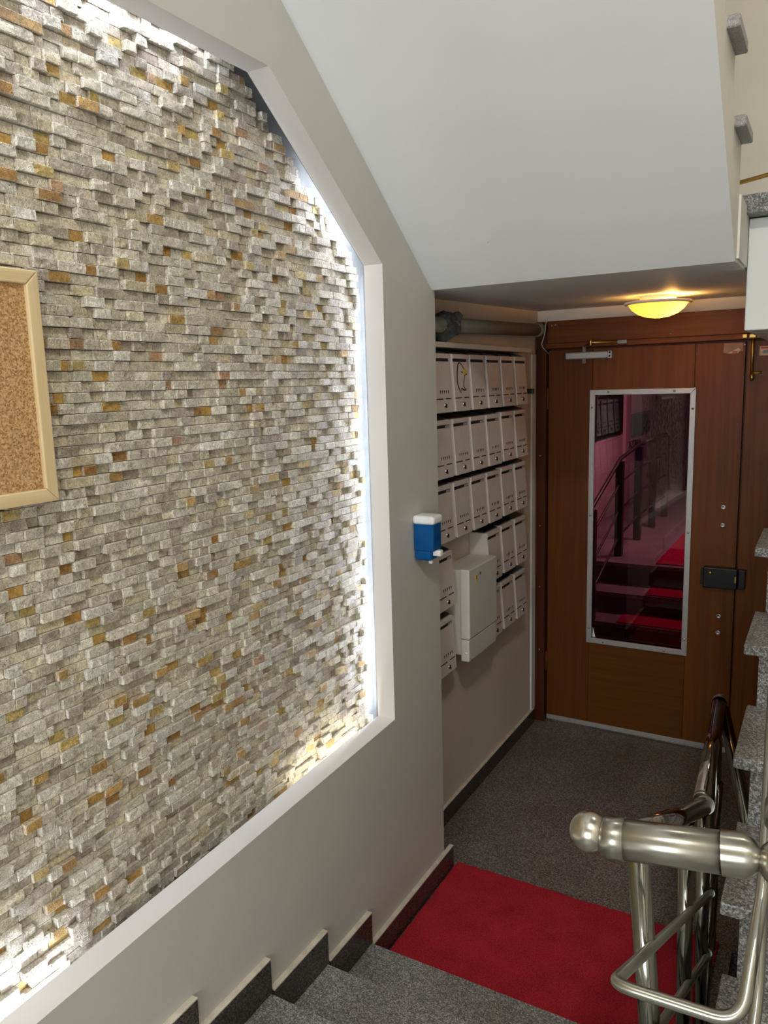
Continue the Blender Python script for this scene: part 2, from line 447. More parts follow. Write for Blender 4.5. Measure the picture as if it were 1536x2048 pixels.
def add_tube(bm, path, r, seg=20, cap=True, radii=None):
    path = [Vector(p) for p in path]
    rings = []
    up = None
    uvl = bm.loops.layers.uv.get('UVMap') or bm.loops.layers.uv.new('UVMap')
    acc = [0.0]
    for p, q in zip(path, path[1:]):
        acc.append(acc[-1] + (q - p).length)
    for i, p in enumerate(path):
        if i == 0:
            t = path[1] - path[0]
        elif i == len(path) - 1:
            t = path[-1] - path[-2]
        else:
            t = (path[i + 1] - p).normalized() + (p - path[i - 1]).normalized()
        t.normalize()
        if up is None:
            up = t.orthogonal().normalized()
        else:
            up = (up - t * up.dot(t)).normalized()
        s = t.cross(up)
        rr = radii[i] if radii else r
        rings.append([bm.verts.new(p + (up * math.cos(2 * math.pi * k / seg) + s * math.sin(2 * math.pi * k / seg)) * rr) for k in range(seg)])
    for i, (a, b) in enumerate(zip(rings, rings[1:])):
        for k in range(seg):
            f = bm.faces.new([a[k], a[(k + 1) % seg], b[(k + 1) % seg], b[k]]); f.smooth = True
            for lp, uv in zip(f.loops, ((acc[i], k / seg), (acc[i], (k + 1) / seg), (acc[i + 1], (k + 1) / seg), (acc[i + 1], k / seg))):
                lp[uvl].uv = uv
    if cap:
        bm.faces.new(rings[0][::-1]); bm.faces.new(rings[-1])


def tube(name, path, r, mat, parent=None, seg=20, radii=None):
    bm = bmesh.new(); add_tube(bm, path, r, seg, True, radii)
    return bm_obj(name, bm, mat, parent)


def lathe(name, prof, origin, axis, mat, parent=None, seg=32):
    """prof: (radius, distance along axis)"""
    ax = Vector(axis).normalized(); u = ax.orthogonal().normalized(); w = ax.cross(u)
    o = Vector(origin); bm = bmesh.new(); rings = []; uvl = bm.loops.layers.uv.new('UVMap')
    for r, d in prof:
        if r < 1e-6:
            rings.append([bm.verts.new(o + ax * d)])
        else:
            rings.append([bm.verts.new(o + ax * d + (u * math.cos(2 * math.pi * k / seg) + w * math.sin(2 * math.pi * k / seg)) * r) for k in range(seg)])
    for a, b in zip(rings, rings[1:]):
        for k in range(seg):
            if len(a) == 1 and len(b) == 1:
                continue
            if len(a) == 1:
                f = bm.faces.new([a[0], b[k], b[(k + 1) % seg]])
            elif len(b) == 1:
                f = bm.faces.new([a[k], a[(k + 1) % seg], b[0]])
            else:
                f = bm.faces.new([a[k], a[(k + 1) % seg], b[(k + 1) % seg], b[k]])
            f.smooth = True
            for lp in f.loops:
                d = (lp.vert.co - o); h = d.dot(ax)
                lp[uvl].uv = (h, math.atan2(d.dot(w), d.dot(u)) * 0.16)
    return bm_obj(name, bm, mat, parent)


def empty(name, loc=(0, 0, 0)):
    o = bpy.data.objects.new(name, None); COL.objects.link(o); o.location = loc
    o.empty_display_size = 0.05
    return o


def tag(o, label=None, cat=None, group=None, kind=None):
    if label: o['label'] = label
    if cat: o['category'] = cat
    if group: o['group'] = group
    if kind: o['kind'] = kind
    return o


def child(o, parent):
    """parent without moving: parents here are Empties / meshes with pure translation"""
    o.parent = parent
    o.matrix_parent_inverse = Matrix.Translation(-parent.location)
    return o


def structure(o, label=None):
    return tag(o, label, None, None, 'structure')


# ------------------------------------------------------------------ the shell
SL = 0.79                       # pitch of the sloping soffit
YE = 2.47                       # front edge of the landing above the door
ZC = 2.215                      # underside of that landing at its front edge
DOOR_Y = 4.02
XB = -0.152                     # wall with the letter boxes
WALL_END = 2.49
NICHE = [(-0.6, 0.708), (2.13, 0.786), (2.13, 2.264), (1.608, 2.66), (-0.6, 2.66)]
SLOT = [(-0.68, 0.60), (2.262, 0.69), (2.262, 2.289), (1.622, 2.775), (-0.68, 2.775)]
LIP = -0.066
BACK = -0.150

# floor of the entrance; it leaves a stairwell open to the cellar beside the railing
prism('floor', [(XB - 0.05, 1.6), (1.03, 1.6), (1.03, 2.56), (2.3, 2.56), (2.3, 4.3), (XB - 0.05, 4.3)], 'Z', -0.14, 0.0, M['granite'])
structure(bpy.data.objects['floor'], 'dark speckled granite floor in front of the entrance door')
# landing the viewer stands on
prism('floor_landing', [(-0.02, -2.4), (2.3, -2.4), (2.3, 0.88), (1.06, 0.88), (1.06, 1.12), (-0.02, 1.12)], 'Z', 0.26, 0.42, M['granite_step'])
structure(bpy.data.objects['floor_landing'], 'speckled granite landing at the head of the short flight')


def wall_left():
    bm = bmesh.new()
    outer = [(-2.4, -0.02), (WALL_END, -0.02), (WALL_END, ZC + 0.02), (WALL_END, 4.0), (-2.4, 4.0)]

    def ring(poly, x):
        return [bm.verts.new((x, p[0], p[1])) for p in poly]
    ro = ring(outer, 0.0); rn = ring(NICHE, 0.0)
    eds = []
    for r in (ro, rn):
        for i in range(len(r)):
            eds.append(bm.edges.new((r[i], r[(i + 1) % len(r)])))
    bmesh.ops.triangle_fill(bm, use_beauty=True, use_dissolve=False, edges=eds)
    n2 = ring(NICHE, LIP); s1 = ring(SLOT, LIP); s2 = ring(SLOT, BACK)

    def strip(a, b, mi):
        for i in range(len(a)):
            f = bm.faces.new([a[i], a[(i + 1) % len(a)], b[(i + 1) % len(a)], b[i]]); f.material_index = mi
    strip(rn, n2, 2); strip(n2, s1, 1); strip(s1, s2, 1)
    bm.faces.new(s2).material_index = 1
    # end face towards the recess with the letter boxes
    e = [bm.verts.new((XB, WALL_END, -0.02)), bm.verts.new((XB, WALL_END, 4.0))]
    bm.faces.new([ro[1], ro[2], ro[3], e[1], e[0]])
    me = bpy.data.meshes.new('wall_left'); bmesh.ops.recalc_face_normals(bm, faces=bm.faces); bm.to_mesh(me); bm.free()
    me.materials.append(M['paint']); me.materials.append(M['slot_dim']); me.materials.append(M['reveal'])
    return link_mesh('wall_left', me)


structure(wall_left(), 'cream painted stair wall with a lit niche')
box('wall_recess', (XB - 0.1, WALL_END, -0.02), (XB, DOOR_Y + 0.02, 2.4), M['paint_b']); structure(bpy.data.objects['wall_recess'], 'beige wall behind the letter boxes')
# wall in which the door stands
bm = bmesh.new()
add_box(bm, (-0.25, DOOR_Y + 0.01, 2.20), (2.4, DOOR_Y + 0.14, 4.6))
add_box(bm, (1.62, DOOR_Y + 0.01, -0.02), (2.4, DOOR_Y + 0.14, 2.20))
add_box(bm, (-0.30, DOOR_Y + 0.03, -0.02), (-0.15, DOOR_Y + 0.14, 2.20))
structure(bm_obj('wall_door', bm, M['cream']), 'cream wall around and above the entrance door')
box('wall_right', (2.3, -2.5, -1.6), (2.42, DOOR_Y + 0.1, 4.6), M['cream']); structure(bpy.data.objects['wall_right'])
box('wall_back', (-0.2, -2.52, -0.1), (2.4, -2.4, 4.6), M['cream']); structure(bpy.data.objects['wall_back'])
box('ceiling_upper', (-0.2, -2.5, 3.9), (2.42, 0.6, 4.0), M['soffit']); structure(bpy.data.objects['ceiling_upper'])
box('ceiling_top', (-0.2, 0.6, 4.5), (2.42, DOOR_Y + 0.1, 4.6), M['soffit']); structure(bpy.data.objects['ceiling_top'])
# wall above the recess, behind the upper flight
box('wall_upper', (XB - 0.1, WALL_END, 2.4), (0.0, DOOR_Y + 0.02, 4.6), M['paint']); structure(bpy.data.objects['wall_upper'])
# cellar stairwell below the floor level
bm = bmesh.new()
add_box(bm, (1.02, 2.57, -1.6), (2.3, 2.63, -0.14))
structure(bm_obj('wall_cellar', bm, M['cream']))
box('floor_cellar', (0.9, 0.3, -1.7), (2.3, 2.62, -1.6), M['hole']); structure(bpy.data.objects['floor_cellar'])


# sloping underside of the upper flight and flat underside of the landing, one body, stepped on top
def upper_body():
    X0, X1 = -0.0, 0.955
    TOPZ = 2.40
    prof = [(YE, ZC), (DOOR_Y + 0.02, 2.255), (DOOR_Y + 0.02, TOPZ), (2.50, TOPZ)]
    y = 2.50; z = TOPZ
    for k in range(9):
        z += 0.158; prof.append((y, z)); y -= 0.222; prof.append((y, z))
    ylow = (ZC + SL * YE - (z - 0.26)) / SL
    prof.append((y, z - 0.1))
    zl = ZC + SL * (YE - y)
    if zl < z - 0.1:
        prof.append((y, zl))
    return prism('ceiling', prof, 'X', X0, X1, M['soffit'])


ceil = upper_body()
M['stringer'] = simple('cream_stringer_paint', (0.84, 0.81, 0.72), 0.6, var=0.03, scale=5, bump=0.06)
ceil.data.materials.append(M['stringer'])
for p in ceil.data.polygons:
    if abs(p.normal.x) > 0.9:
        p.material_index = 1
structure(ceil, 'white sloping underside of the upper flight and landing')
# part of the landing underside that runs back over the recess
prism('ceiling_recess', [(WALL_END, 2.2155), (DOOR_Y + 0.02, 2.255), (DOOR_Y + 0.02, 2.40), (WALL_END, 2.40)], 'X', XB - 0.05, 0.0, M['soffit']); structure(bpy.data.objects['ceiling_recess'])
# cream painted side of the flight: granite tread ends overhang it
def pale_tread(y0, y1, z0, z1):
    bm = bmesh.new(); add_box(bm, (0.60, y0, z0), (0.984, y1, z1), 0.003, 1)
    o = bm_obj('tread', bm, M['granite_pale']); return child(o, ceil)
for k in range(1, 6):
    yb = 2.50 - 0.222 * (k - 1)
    pale_tread(yb - 0.185, yb + 0.0, 2.374 + 0.158 * k, 2.374 + 0.158 * k + 0.028)
bm = bmesh.new(); add_box(bm, (0.9551, YE + 0.03, ZC + 0.012), (0.9615, 2.735, 2.40))
structure(bm_obj('trim_1', bm, M['stringer']), 'cream edge strip of the landing slab')
# white boxed beam hanging in the gap beside the landing
box('trim_2', (0.962, 2.735, 2.035), (1.09, DOOR_Y + 0.0, 2.372), M['white_paint'], bevel=0.004)
structure(bpy.data.objects['trim_2'], 'white boxed beam beside the landing')
box('trim_3', (0.945, 2.66, 2.375), (1.09, DOOR_Y, 2.43), M['granite_step'], bevel=0.003)
structure(bpy.data.objects['trim_3'], 'rough granite edge of the upper landing')

# ------------------------------------------------------------------ skirting
def skirting(name, label, pieces):
    root = empty(name, (0, 0, 0)); structure(root, label)
    for lo, hi in pieces:
        t = box('skirting_tile', lo, hi, M['granite_skirt'], root)
        c = box('painted_edge', (lo[0] - 0.0, lo[1], hi[2]), (hi[0] + 0.001, hi[1], hi[2] + 0.0035), M['caulk'], t)
    return root


RISE = 0.105
RY = [1.912, 1.664, 1.402, 1.137]         # where the risers of the short flight meet the wall
sk = [((0.0, RY[0] + 0.012, 0.0), (0.016, 2.540, 0.092))]
for k in range(4):
    y1 = RY[k] + 0.004; y0 = (RY[k + 1] + 0.012) if k < 3 else -2.35
    sk.append(((0.0, y0, RISE * k), (0.016, y1, (0.210, 0.314, 0.412, 0.504)[k])))
skirting('baseboard_left', 'black granite skirting stepping up along the short flight', sk)
skirting('baseboard_recess', 'black granite skirting under the letter boxes', [((XB, WALL_END + 0.045, 0.0), (XB + 0.013, DOOR_Y - 0.06, 0.078))])

# ------------------------------------------------------------------ short flight of steps
fl = tag(empty('short_staircase', (0.5, 1.5, 0.0)), 'short flight of grey speckled granite steps going down to the red carpet', 'stairs')
for k in range(4):
    z = RISE * (k + 1)
    yb = RY[k + 1] - 0.0 if k < 3 else 0.9
    if k < 3:
        child(box('tread', (0.0, yb - 0.01, z - 0.03), (1.05, RY[k] + 0.0, z), M['granite_step'], bevel=0.002), fl)
    child(box('riser', (0.0, RY[k] - 0.032, z - RISE), (1.04, RY[k] - 0.012, z - 0.03), M['granite_step']), fl)
child(box('tread', (0.0, 1.115, 0.39), (1.05, RY[3], 0.4205), M['granite_step'], bevel=0.002), fl)
# concrete below the steps
child(prism('base', [(1.62, -0.1), (RY[0] - 0.034, -0.1), (RY[0] - 0.034, 0.0), (RY[1] - 0.034, 0.07), (RY[2] - 0.034, 0.17), (1.12, 0.25), (1.12, 0.2), (1.3, 0.1)], 'X', 0.002, 1.03, M['cream']), fl)


# ------------------------------------------------------------------ flight going up on the right
rf = tag(empty('granite_staircase', (1.5, 0.9, 0.42)), 'flight of grey granite steps with overhanging treads rising at the right edge', 'stairs')
RT = [(0.877, 0.60, 1.10), (1.147, 0.77, 1.095), (1.417, 0.938, 1.089), (1.687, 1.10, 1.077), (1.957, 1.262, 1.066), (2.227, 1.445, 1.060),
      (2.497, 1.615, 1.066), (2.767, 1.785, 1.10), (3.037, 1.955, 1.10), (3.307, 2.125, 1.10), (3.577, 2.295, 1.10)]
zp = 0.42
for y, z, xl in RT:
    child(box('tread', (xl, y, z - 0.026), (2.29, y + 0.302, z), M['granite_step'], bevel=0.003), rf)
    child(box('riser', (xl + 0.032, y + 0.03, zp), (2.29, y + 0.05, z - 0.026), M['granite_step']), rf)
    zp = z
child(prism('stringer', [(0.93, 0.42)] + [q for y, z, xl in RT for q in ((y + 0.052, z - 0.027), (y + 0.32, z - 0.027))] + [(3.9, 2.1), (3.7, 1.95), (1.2, 0.40)], 'X', 1.16, 2.29, M['cream']), rf)

# ------------------------------------------------------------------ stone cladding of the niche
def inside(poly, p):
    c = False; n = len(poly)
    for i in range(n):
        a, b = poly[i], poly[(i + 1) % n]
        if (a[1] > p[1]) != (b[1] > p[1]) and p[0] < (b[0] - a[0]) * (p[1] - a[1]) / (b[1] - a[1]) + a[0]:
            c = not c
    return c


STONE_AREA = [(-0.64, 0.63), (2.184, 0.715), (2.184, 2.273), (1.595, 2.72), (-0.64, 2.72)]
# mortar bed
wb = pydata('wall_stone', [(-0.143, p[0], p[1]) for p in STONE_AREA] + [(BACK + 0.001, p[0], p[1]) for p in STONE_AREA],
            [[0, 1, 2, 3, 4], [9, 8, 7, 6, 5]] + [[i, (i + 1) % 5, 5 + (i + 1) % 5, 5 + i] for i in range(5)], M['grout'])
structure(wb, 'niche wall clad with small split-face stone strips')

PAL = [((0.610, 0.575, 0.470), 22), ((0.660, 0.625, 0.525), 16), ((0.555, 0.510, 0.415), 18), ((0.480, 0.430, 0.355), 13), ((0.70, 0.68, 0.62), 9),
       ((0.600, 0.535, 0.385), 9), ((0.42, 0.36, 0.295), 6), ((0.47, 0.300, 0.090), 5), ((0.38, 0.215, 0.060), 3), ((0.52, 0.40, 0.15), 3), ((0.46, 0.29, 0.17), 1)]
PAL_C = [p[0] for p in PAL]; PAL_W = [p[1] for p in PAL]


def stone_geo(y0, z0, L, H, front, split, rnd):
    us = [0, 0.0016 / L, 0.5 - 0.12 * (L > 0.04), 1 - 0.0016 / L, 1] if L < 0.05 else [0, 0.0016 / L, 0.33, 0.66, 1 - 0.0016 / L, 1]
    ws = [0, 0.075, 0.5, 0.925, 1]
    nx = len(us) - 1; nz = 4
    rim = []
    verts = []; faces = []
    g = 0.0007
    off = Vector((rnd.random() * 50, rnd.random() * 50, 0))
    amp = 0.0015 if split else 0.0004
    edge = 0.0010 if split else 0.0005
    idx = {}
    for j in range(nz + 1):
        for i in range(nx + 1):
            u = us[i]; w = ws[j]
            if 1 < i < nx - 1:
                u += rnd.uniform(-0.1, 0.1) / nx if split else 0
            if j == 2:
                w += rnd.uniform(-0.08, 0.08) / nz if split else 0
            yy = y0 + g + u * (L - 2 * g); zz = z0 + g + w * (H - 2 * g)
            d = amp * noise.noise(Vector((yy * 45, zz * 60, 0)) + off) * 1.6
            if i in (0, nx) or j in (0, nz):
                d -= edge * rnd.uniform(0.2, 1.0)
            idx[(i, j)] = len(verts); verts.append((front + d, yy, zz)); rim.append(1.0 if (i in (0, nx) or j in (0, nz)) else 0.0)
    for j in range(nz):
        for i in range(nx):
            faces.append((idx[(i, j)], idx[(i + 1, j)], idx[(i + 1, j + 1)], idx[(i, j + 1)]))
    ring = [(i, 0) for i in range(nx)] + [(nx, j) for j in range(nz)] + [(i, nz) for i in range(nx, 0, -1)] + [(0, j) for j in range(nz, 0, -1)]
    back = {}
    for q in ring:
        v = verts[idx[q]]
        back[q] = len(verts); verts.append((-0.1435, v[1], v[2])); rim.append(0.4)
    for a, b in zip(ring, ring[1:] + ring[:1]):
        faces.append((idx[b], idx[a], back[a], back[b]))
    return verts, faces, rim


def px_size(y, z):
    p = Vector((-0.12, y, z)) - CAM
    w = p.dot(CF)
    if w < 0.1:
        return None
    x = 768 + F_PX * p.dot(CX) / w; v = 1024 + F_PX * p.dot(CD) / w
    return x, v, w


rnd = random.Random(11)
stones = []
H = 0.02155
z = 0.630
while z < 2.73:
    y = -0.66 - rnd.random() * 0.05
    while y < 2.20:
        L = rnd.choice((0.026, 0.031, 0.035, 0.038, 0.041, 0.045, 0.05, 0.056, 0.072)) * rnd.uniform(0.92, 1.08)
        ye = y + L
        zc = z + H / 2
        # strips are cut back along the sloping and the upright edge of the niche
        if ye > 2.184 and y < 2.166:
            ye = 2.184 - rnd.random() * 0.006
        ok = inside(STONE_AREA, (y + 0.004, zc)) and inside(STONE_AREA, (ye - 0.004, zc))
        if ok or (inside(STONE_AREA, (y + 0.02, zc)) and ye - y > 0.03 and zc > 2.25):
            if not ok:
                ye = y + 0.024
            lv = rnd.random()
            col = rnd.choices(PAL_C, PAL_W)[0]
            if L > 0.055 and col[0] - col[2] > 0.25:
                col = PAL_C[0]
            if lv < 0.30:
                front = -0.1320 + rnd.uniform(-0.0015, 0.0015); split = False
                col = tuple(c * 0.93 for c in col)
            elif lv < 0.62:
                front = -0.1245 + rnd.uniform(-0.0015, 0.0015); split = True
            else:
                front = -0.1175 + rnd.uniform(-0.002, 0.002); split = True
            k = rnd.uniform(0.86, 1.12)
            col = tuple(min(0.9, c * k * q * rnd.uniform(0.99, 1.01)) for c, q in zip(col, (0.96, 0.945, 0.925)))
            stones.append((y, z, ye - y, front, split, col))
        y = ye
    z += H


def fill_tint(me, cols):
    at = me.color_attributes.new('tint', 'FLOAT_COLOR', 'POINT')
    flat = []
    for c in cols:
        flat.extend(c)
    at.data.foreach_set('color', flat)


vis = []
for i, s in enumerate(stones):
    q = px_size(s[0] + s[2] / 2, s[1] + H / 2)
    if q and 4 < q[0] < 1532 and 4 < q[1] < 2044:
        # hidden by the cork board
        if s[0] + s[2] / 2 < 0.96 and 1.71 < s[1] < 2.10:
            continue
        vis.append((s[2] / q[2] ** 2, i))
vis.sort(reverse=True)
big = {i for _, i in vis[:300]}
fv = []; ff = []; fc = []
for i, s in enumerate(stones):
    verts, faces, rim = stone_geo(s[0], s[1], s[2], H, s[3], s[4], rnd)
    al = 1.0 if s[4] else 0.0
    kk = 0.50 if s[4] else 0.12          # the broken arrises of the split strips are paler
    cols = [tuple(c + (w_ - c) * kk * r for c, w_ in zip(s[5], (0.86, 0.84, 0.78))) + (al,) for r in rim]
    if i in big:
        me = bpy.data.meshes.new('stone'); me.from_pydata(verts, [], faces); me.update()
        fill_tint(me, cols)
        link_mesh('stone', me, M['stone'], wb)
    else:
        b0 = len(fv); fv.extend(verts); fc.extend(cols)
        ff.extend([tuple(b0 + k for k in f) for f in faces])
me = bpy.data.meshes.new('stone_strips'); me.from_pydata(fv, [], ff); me.update()
fill_tint(me, fc)
sf = link_mesh('stone_strips', me, M['stone'], wb); tag(sf, 'the many smaller stone strips of the cladding', None, None, 'stuff')


# ------------------------------------------------------------------ LED strips hidden behind the lip of the niche
def led(a, b, label, mat, w=0.010):
    """flat strip from a to b (Y, z) lying in the slot behind the lip, looking into the niche"""
    a = Vector((0, a[0], a[1])); b = Vector((0, b[0], b[1]))
    d = (b - a).normalized(); n = Vector((0, -d.z, d.y))
    c = Vector((0, 1.2, 1.6)) - (a + b) / 2
    if n.dot(c) < 0:
        n = -n
    x0, x1 = LIP - 0.013, LIP - 0.002
    vs = []
    for p in (a, b):
        for x in (x0, x1):
            vs.append(p + Vector((x, 0, 0)))
    vs2 = [v - n * 0.003 for v in vs]
    o = pydata('led_strip', vs + vs2, [[0, 1, 3, 2], [4, 6, 7, 5], [0, 4, 5, 1], [2, 3, 7, 6], [0, 2, 6, 4], [1, 5, 7, 3]], mat)
    return tag(o, label, 'led strip', 'light strips behind the niche edge')


led((2.240, 1.22), (2.240, 2.25), 'cool white light strip behind the upper part of the niche right edge', M['led_soft'])
led((2.240, 0.735), (2.240, 1.20), 'brightest light strip behind the lower part of the niche right edge', M['led'])
led((2.200, 2.312), (1.94, 2.509), 'cool white light strip behind the sloping top edge of the niche', M['led'])
led((1.50, 2.745), (-0.5, 2.745), 'cool white light strip behind the level top edge of the niche', M['led'])
led((0.92, 0.700), (-0.5, 0.655), 'bright light strip behind the lower edge at the left end of the niche', M['led'])
led((2.08, 0.738), (1.70, 0.726), 'warm white light strip behind the lower edge near the niche corner', M['led_warm'])


# ------------------------------------------------------------------ cork board
cb = tag(empty('cork_board', (-0.112, 0.65, 1.696)), 'cork notice board in a pale pine frame on the stone wall', 'notice board')
CY0, CY1, CZ0, CZ1 = 0.30, 0.972, 1.696, 2.126
child(box('cork_panel', (-0.112, CY0 + 0.02, CZ0 + 0.02), (-0.084, CY1 - 0.02, CZ1 - 0.02), M['cork']), cb)
FW = 0.026
def mitre(name, poly, mat):
    o = prism(name, poly, 'X', -0.112, -0.075, mat, bevel=0.0025); return child(o, cb)
mitre('frame_rail', [(CY0, CZ1), (CY1, CZ1), (CY1 - FW, CZ1 - FW), (CY0 + FW, CZ1 - FW)], M['pine_y'])
mitre('frame_rail', [(CY0, CZ0), (CY0 + FW, CZ0 + FW), (CY1 - FW, CZ0 + FW), (CY1, CZ0)], M['pine_y'])
mitre('frame_stile', [(CY1, CZ0), (CY1 - FW, CZ0 + FW), (CY1 - FW, CZ1 - FW), (CY1, CZ1)], M['pine'])
mitre('frame_stile', [(CY0, CZ0), (CY0, CZ1), (CY0 + FW, CZ1 - FW), (CY0 + FW, CZ0 + FW)], M['pine'])

# ------------------------------------------------------------------ soap dispenser
sd = tag(empty('soap_dispenser', (0.0, 2.32, 1.30)), 'blue translucent soap dispenser with white lid on the wall corner', 'soap dispenser')
def rbox(name, lo, hi, mat, bev, parent, seg=3):
    o = box(name, lo, hi, mat, None, bev, seg); return child(o, parent)
rbox('tank', (0.002, 2.288, 1.335), (0.078, 2.352, 1.432), M['blue'], 0.006, sd)
rbox('lower_housing', (0.002, 2.290, 1.302), (0.066, 2.350, 1.340), M['blue'], 0.010, sd)
rbox('lid', (0.0, 2.284, 1.428), (0.082, 2.356, 1.458), M['white_plastic'], 0.010, sd)
rbox('push_button', (0.062, 2.308, 1.318), (0.094, 2.332, 1.338), M['white_plastic'], 0.004, sd)
rbox('spout', (0.045, 2.313, 1.288), (0.058, 2.327, 1.300), M['white_plastic'], 0.003, sd)


# ------------------------------------------------------------------ letter boxes
MW, MH, D0, D1 = 0.146, 0.222, 0.103, 0.086


def make_mailbox():
    root = empty('letter_box', (0, 0, 0))
    def dep(v):
        return D0 + (D1 - D0) * v / MH
    def quad(bm, u0, u1, v0, v1, off=0.0008, th=0.0012):
        p = []
        for u, v in ((u0, v0), (u1, v0), (u1, v1), (u0, v1)):
            p.append((u, v))
        a = [bm.verts.new((dep(v) + off, u, v)) for u, v in p]; b = [bm.verts.new((dep(v) + off - th, u, v)) for u, v in p]
        bm.faces.new(a); bm.faces.new(b[::-1])
        for i in range(4):
            bm.faces.new([a[i], b[i], b[(i + 1) % 4], a[(i + 1) % 4]])
    w = MW / 2
    # body: front leans out towards the bottom
    prof = [(0.0, 0.0), (D0, 0.0), (D1, MH), (0.0, MH)]
    bm = bmesh.new()
    bv = [[bm.verts.new((x, s * w, zz)) for x, zz in prof] for s in (-1, 1)]
    bm.faces.new(bv[0][::-1]); bm.faces.new(bv[1])
    for i in range(4):
        bm.faces.new([bv[0][i], bv[0][(i + 1) % 4], bv[1][(i + 1) % 4], bv[1][i]])
    bmesh.ops.bevel(bm, geom=list(bm.edges), offset=0.0025, segments=1, affect='EDGES')
    bm_obj('body', bm, M['mailbox'], root)
    # black hinged top sloping back to the wall
    bm = bmesh.new()
    pr = [(0.0, MH + 0.001), (D1 - 0.012, MH + 0.001), (D1 - 0.012, MH + 0.005), (0.0, MH + 0.026)]
    bv = [[bm.verts.new((x, s * (w - 0.003), zz)) for x, zz in pr] for s in (-1, 1)]
    bm.faces.new(bv[0][::-1]); bm.faces.new(bv[1])
    for i in range(4):
        bm.faces.new([bv[0][i], bv[0][(i + 1) % 4], bv[1][(i + 1) % 4], bv[1][i]])
    bm_obj('black_top', bm, M['black'], root)
    # white rib under the lip
    bm = bmesh.new(); quad(bm, -w + 0.002, w - 0.002, MH - 0.017, MH - 0.002, 0.003, 0.003); bm_obj('lip', bm, M['mailbox'], root)
    bm = bmesh.new(); quad(bm, -w + 0.004, w - 0.014, MH - 0.030, MH - 0.019); bm_obj('mail_slot', bm, M['hole'], root)
    bm = bmesh.new()
    for k in range(5):
        u = -0.030 + k * 0.0175; quad(bm, u - 0.0026, u + 0.0026, 0.077, 0.084)
        quad(bm, u - 0.0012, u + 0.0012, 0.072, 0.0768)
    bm_obj('vent_holes', bm, M['hole'], root)
    bm = bmesh.new(); quad(bm, -w + 0.002, -0.010, 0.0505, 0.0545); quad(bm, 0.014, w - 0.012, 0.0505, 0.0545); bm_obj('flap_seam', bm, M['hole'], root)
    lk = lathe('lock', [(0.0, 0.004), (0.0055, 0.004), (0.0085, 0.002), (0.0085, -0.002)], (dep(0.028), 0.004, 0.028), (1, 0, 0), M['chrome'], root, 14)
    bm = bmesh.new(); quad(bm, 0.0045, 0.012, 0.0185, 0.034, 0.0046, 0.002); bm_obj('key_hole', bm, M['hole'], lk)
    bm = bmesh.new(); quad(bm, -0.004, -0.001, 0.163, 0.176, 0.0006); quad(bm, -0.001, 0.004, 0.166, 0.169, 0.0006); bm_obj('number', bm, M['dim'], root)
    return root


def name_tag(parent):
    bm = bmesh.new()
    v = MH - 0.0245; x = D0 + (D1 - D0) * v / MH + 0.0022
    for u0, u1 in ((0.020, 0.034), (0.037, 0.050)):
        p = [(x, u0, v - 0.0042), (x, u1, v - 0.0042), (x, u1 + 0.004, v + 0.0042), (x, u0 + 0.004, v + 0.0042)]
        bm.faces.new([bm.verts.new(q) for q in p])
    return bm_obj('name_tag', bm, M['dim'], parent)


def copy_tree(o, parent=None):
    c = o.copy(); COL.objects.link(c); c.parent = parent
    for ch in list(o.children):
        copy_tree(ch, c)
    return c


proto = make_mailbox()
ORD = ['leftmost', 'second from left', 'third from left', 'fourth from left', 'fifth from left', 'rightmost']
ROWZ = [1.787, 1.537, 1.287, 1.020, 0.752]
ROWN = ['top', 'second', 'third', 'fourth', 'bottom']
COLY = [2.592 + 0.1705 * k + MW / 2 for k in range(6)]
first = True; eagle_box = None
for r in range(5):
    for c in range(6):
        if r >= 3 and c in (1, 2):
            continue
        if first:
            o = proto; first = False
        else:
            o = copy_tree(proto)
        o.location = (XB + 0.0005, COLY[c], ROWZ[r] + (0.004 if c > 3 and r > 0 else 0))
        if r < 3:
            lab = f'white letter box, {ORD[c]} in the {ROWN[r]} row of the letter boxes'
            if r == 0 and c == 1:
                lab = 'white letter box with an eagle head picture on its front'; eagle_box = o
        elif c == 0:
            lab = ['white letter box left of the grey meter cabinet, under the third row', 'lowest white letter box, hanging alone left of the meter cabinet'][r - 3]
        else:
            lab = f'white letter box, {["first", "second", "last"][c - 3]} to the right of the meter cabinet in the {ROWN[r]} row'
        tag(o, lab, 'letter box', 'white letter boxes on the recess wall')
        if r >= 1:
            name_tag(o)

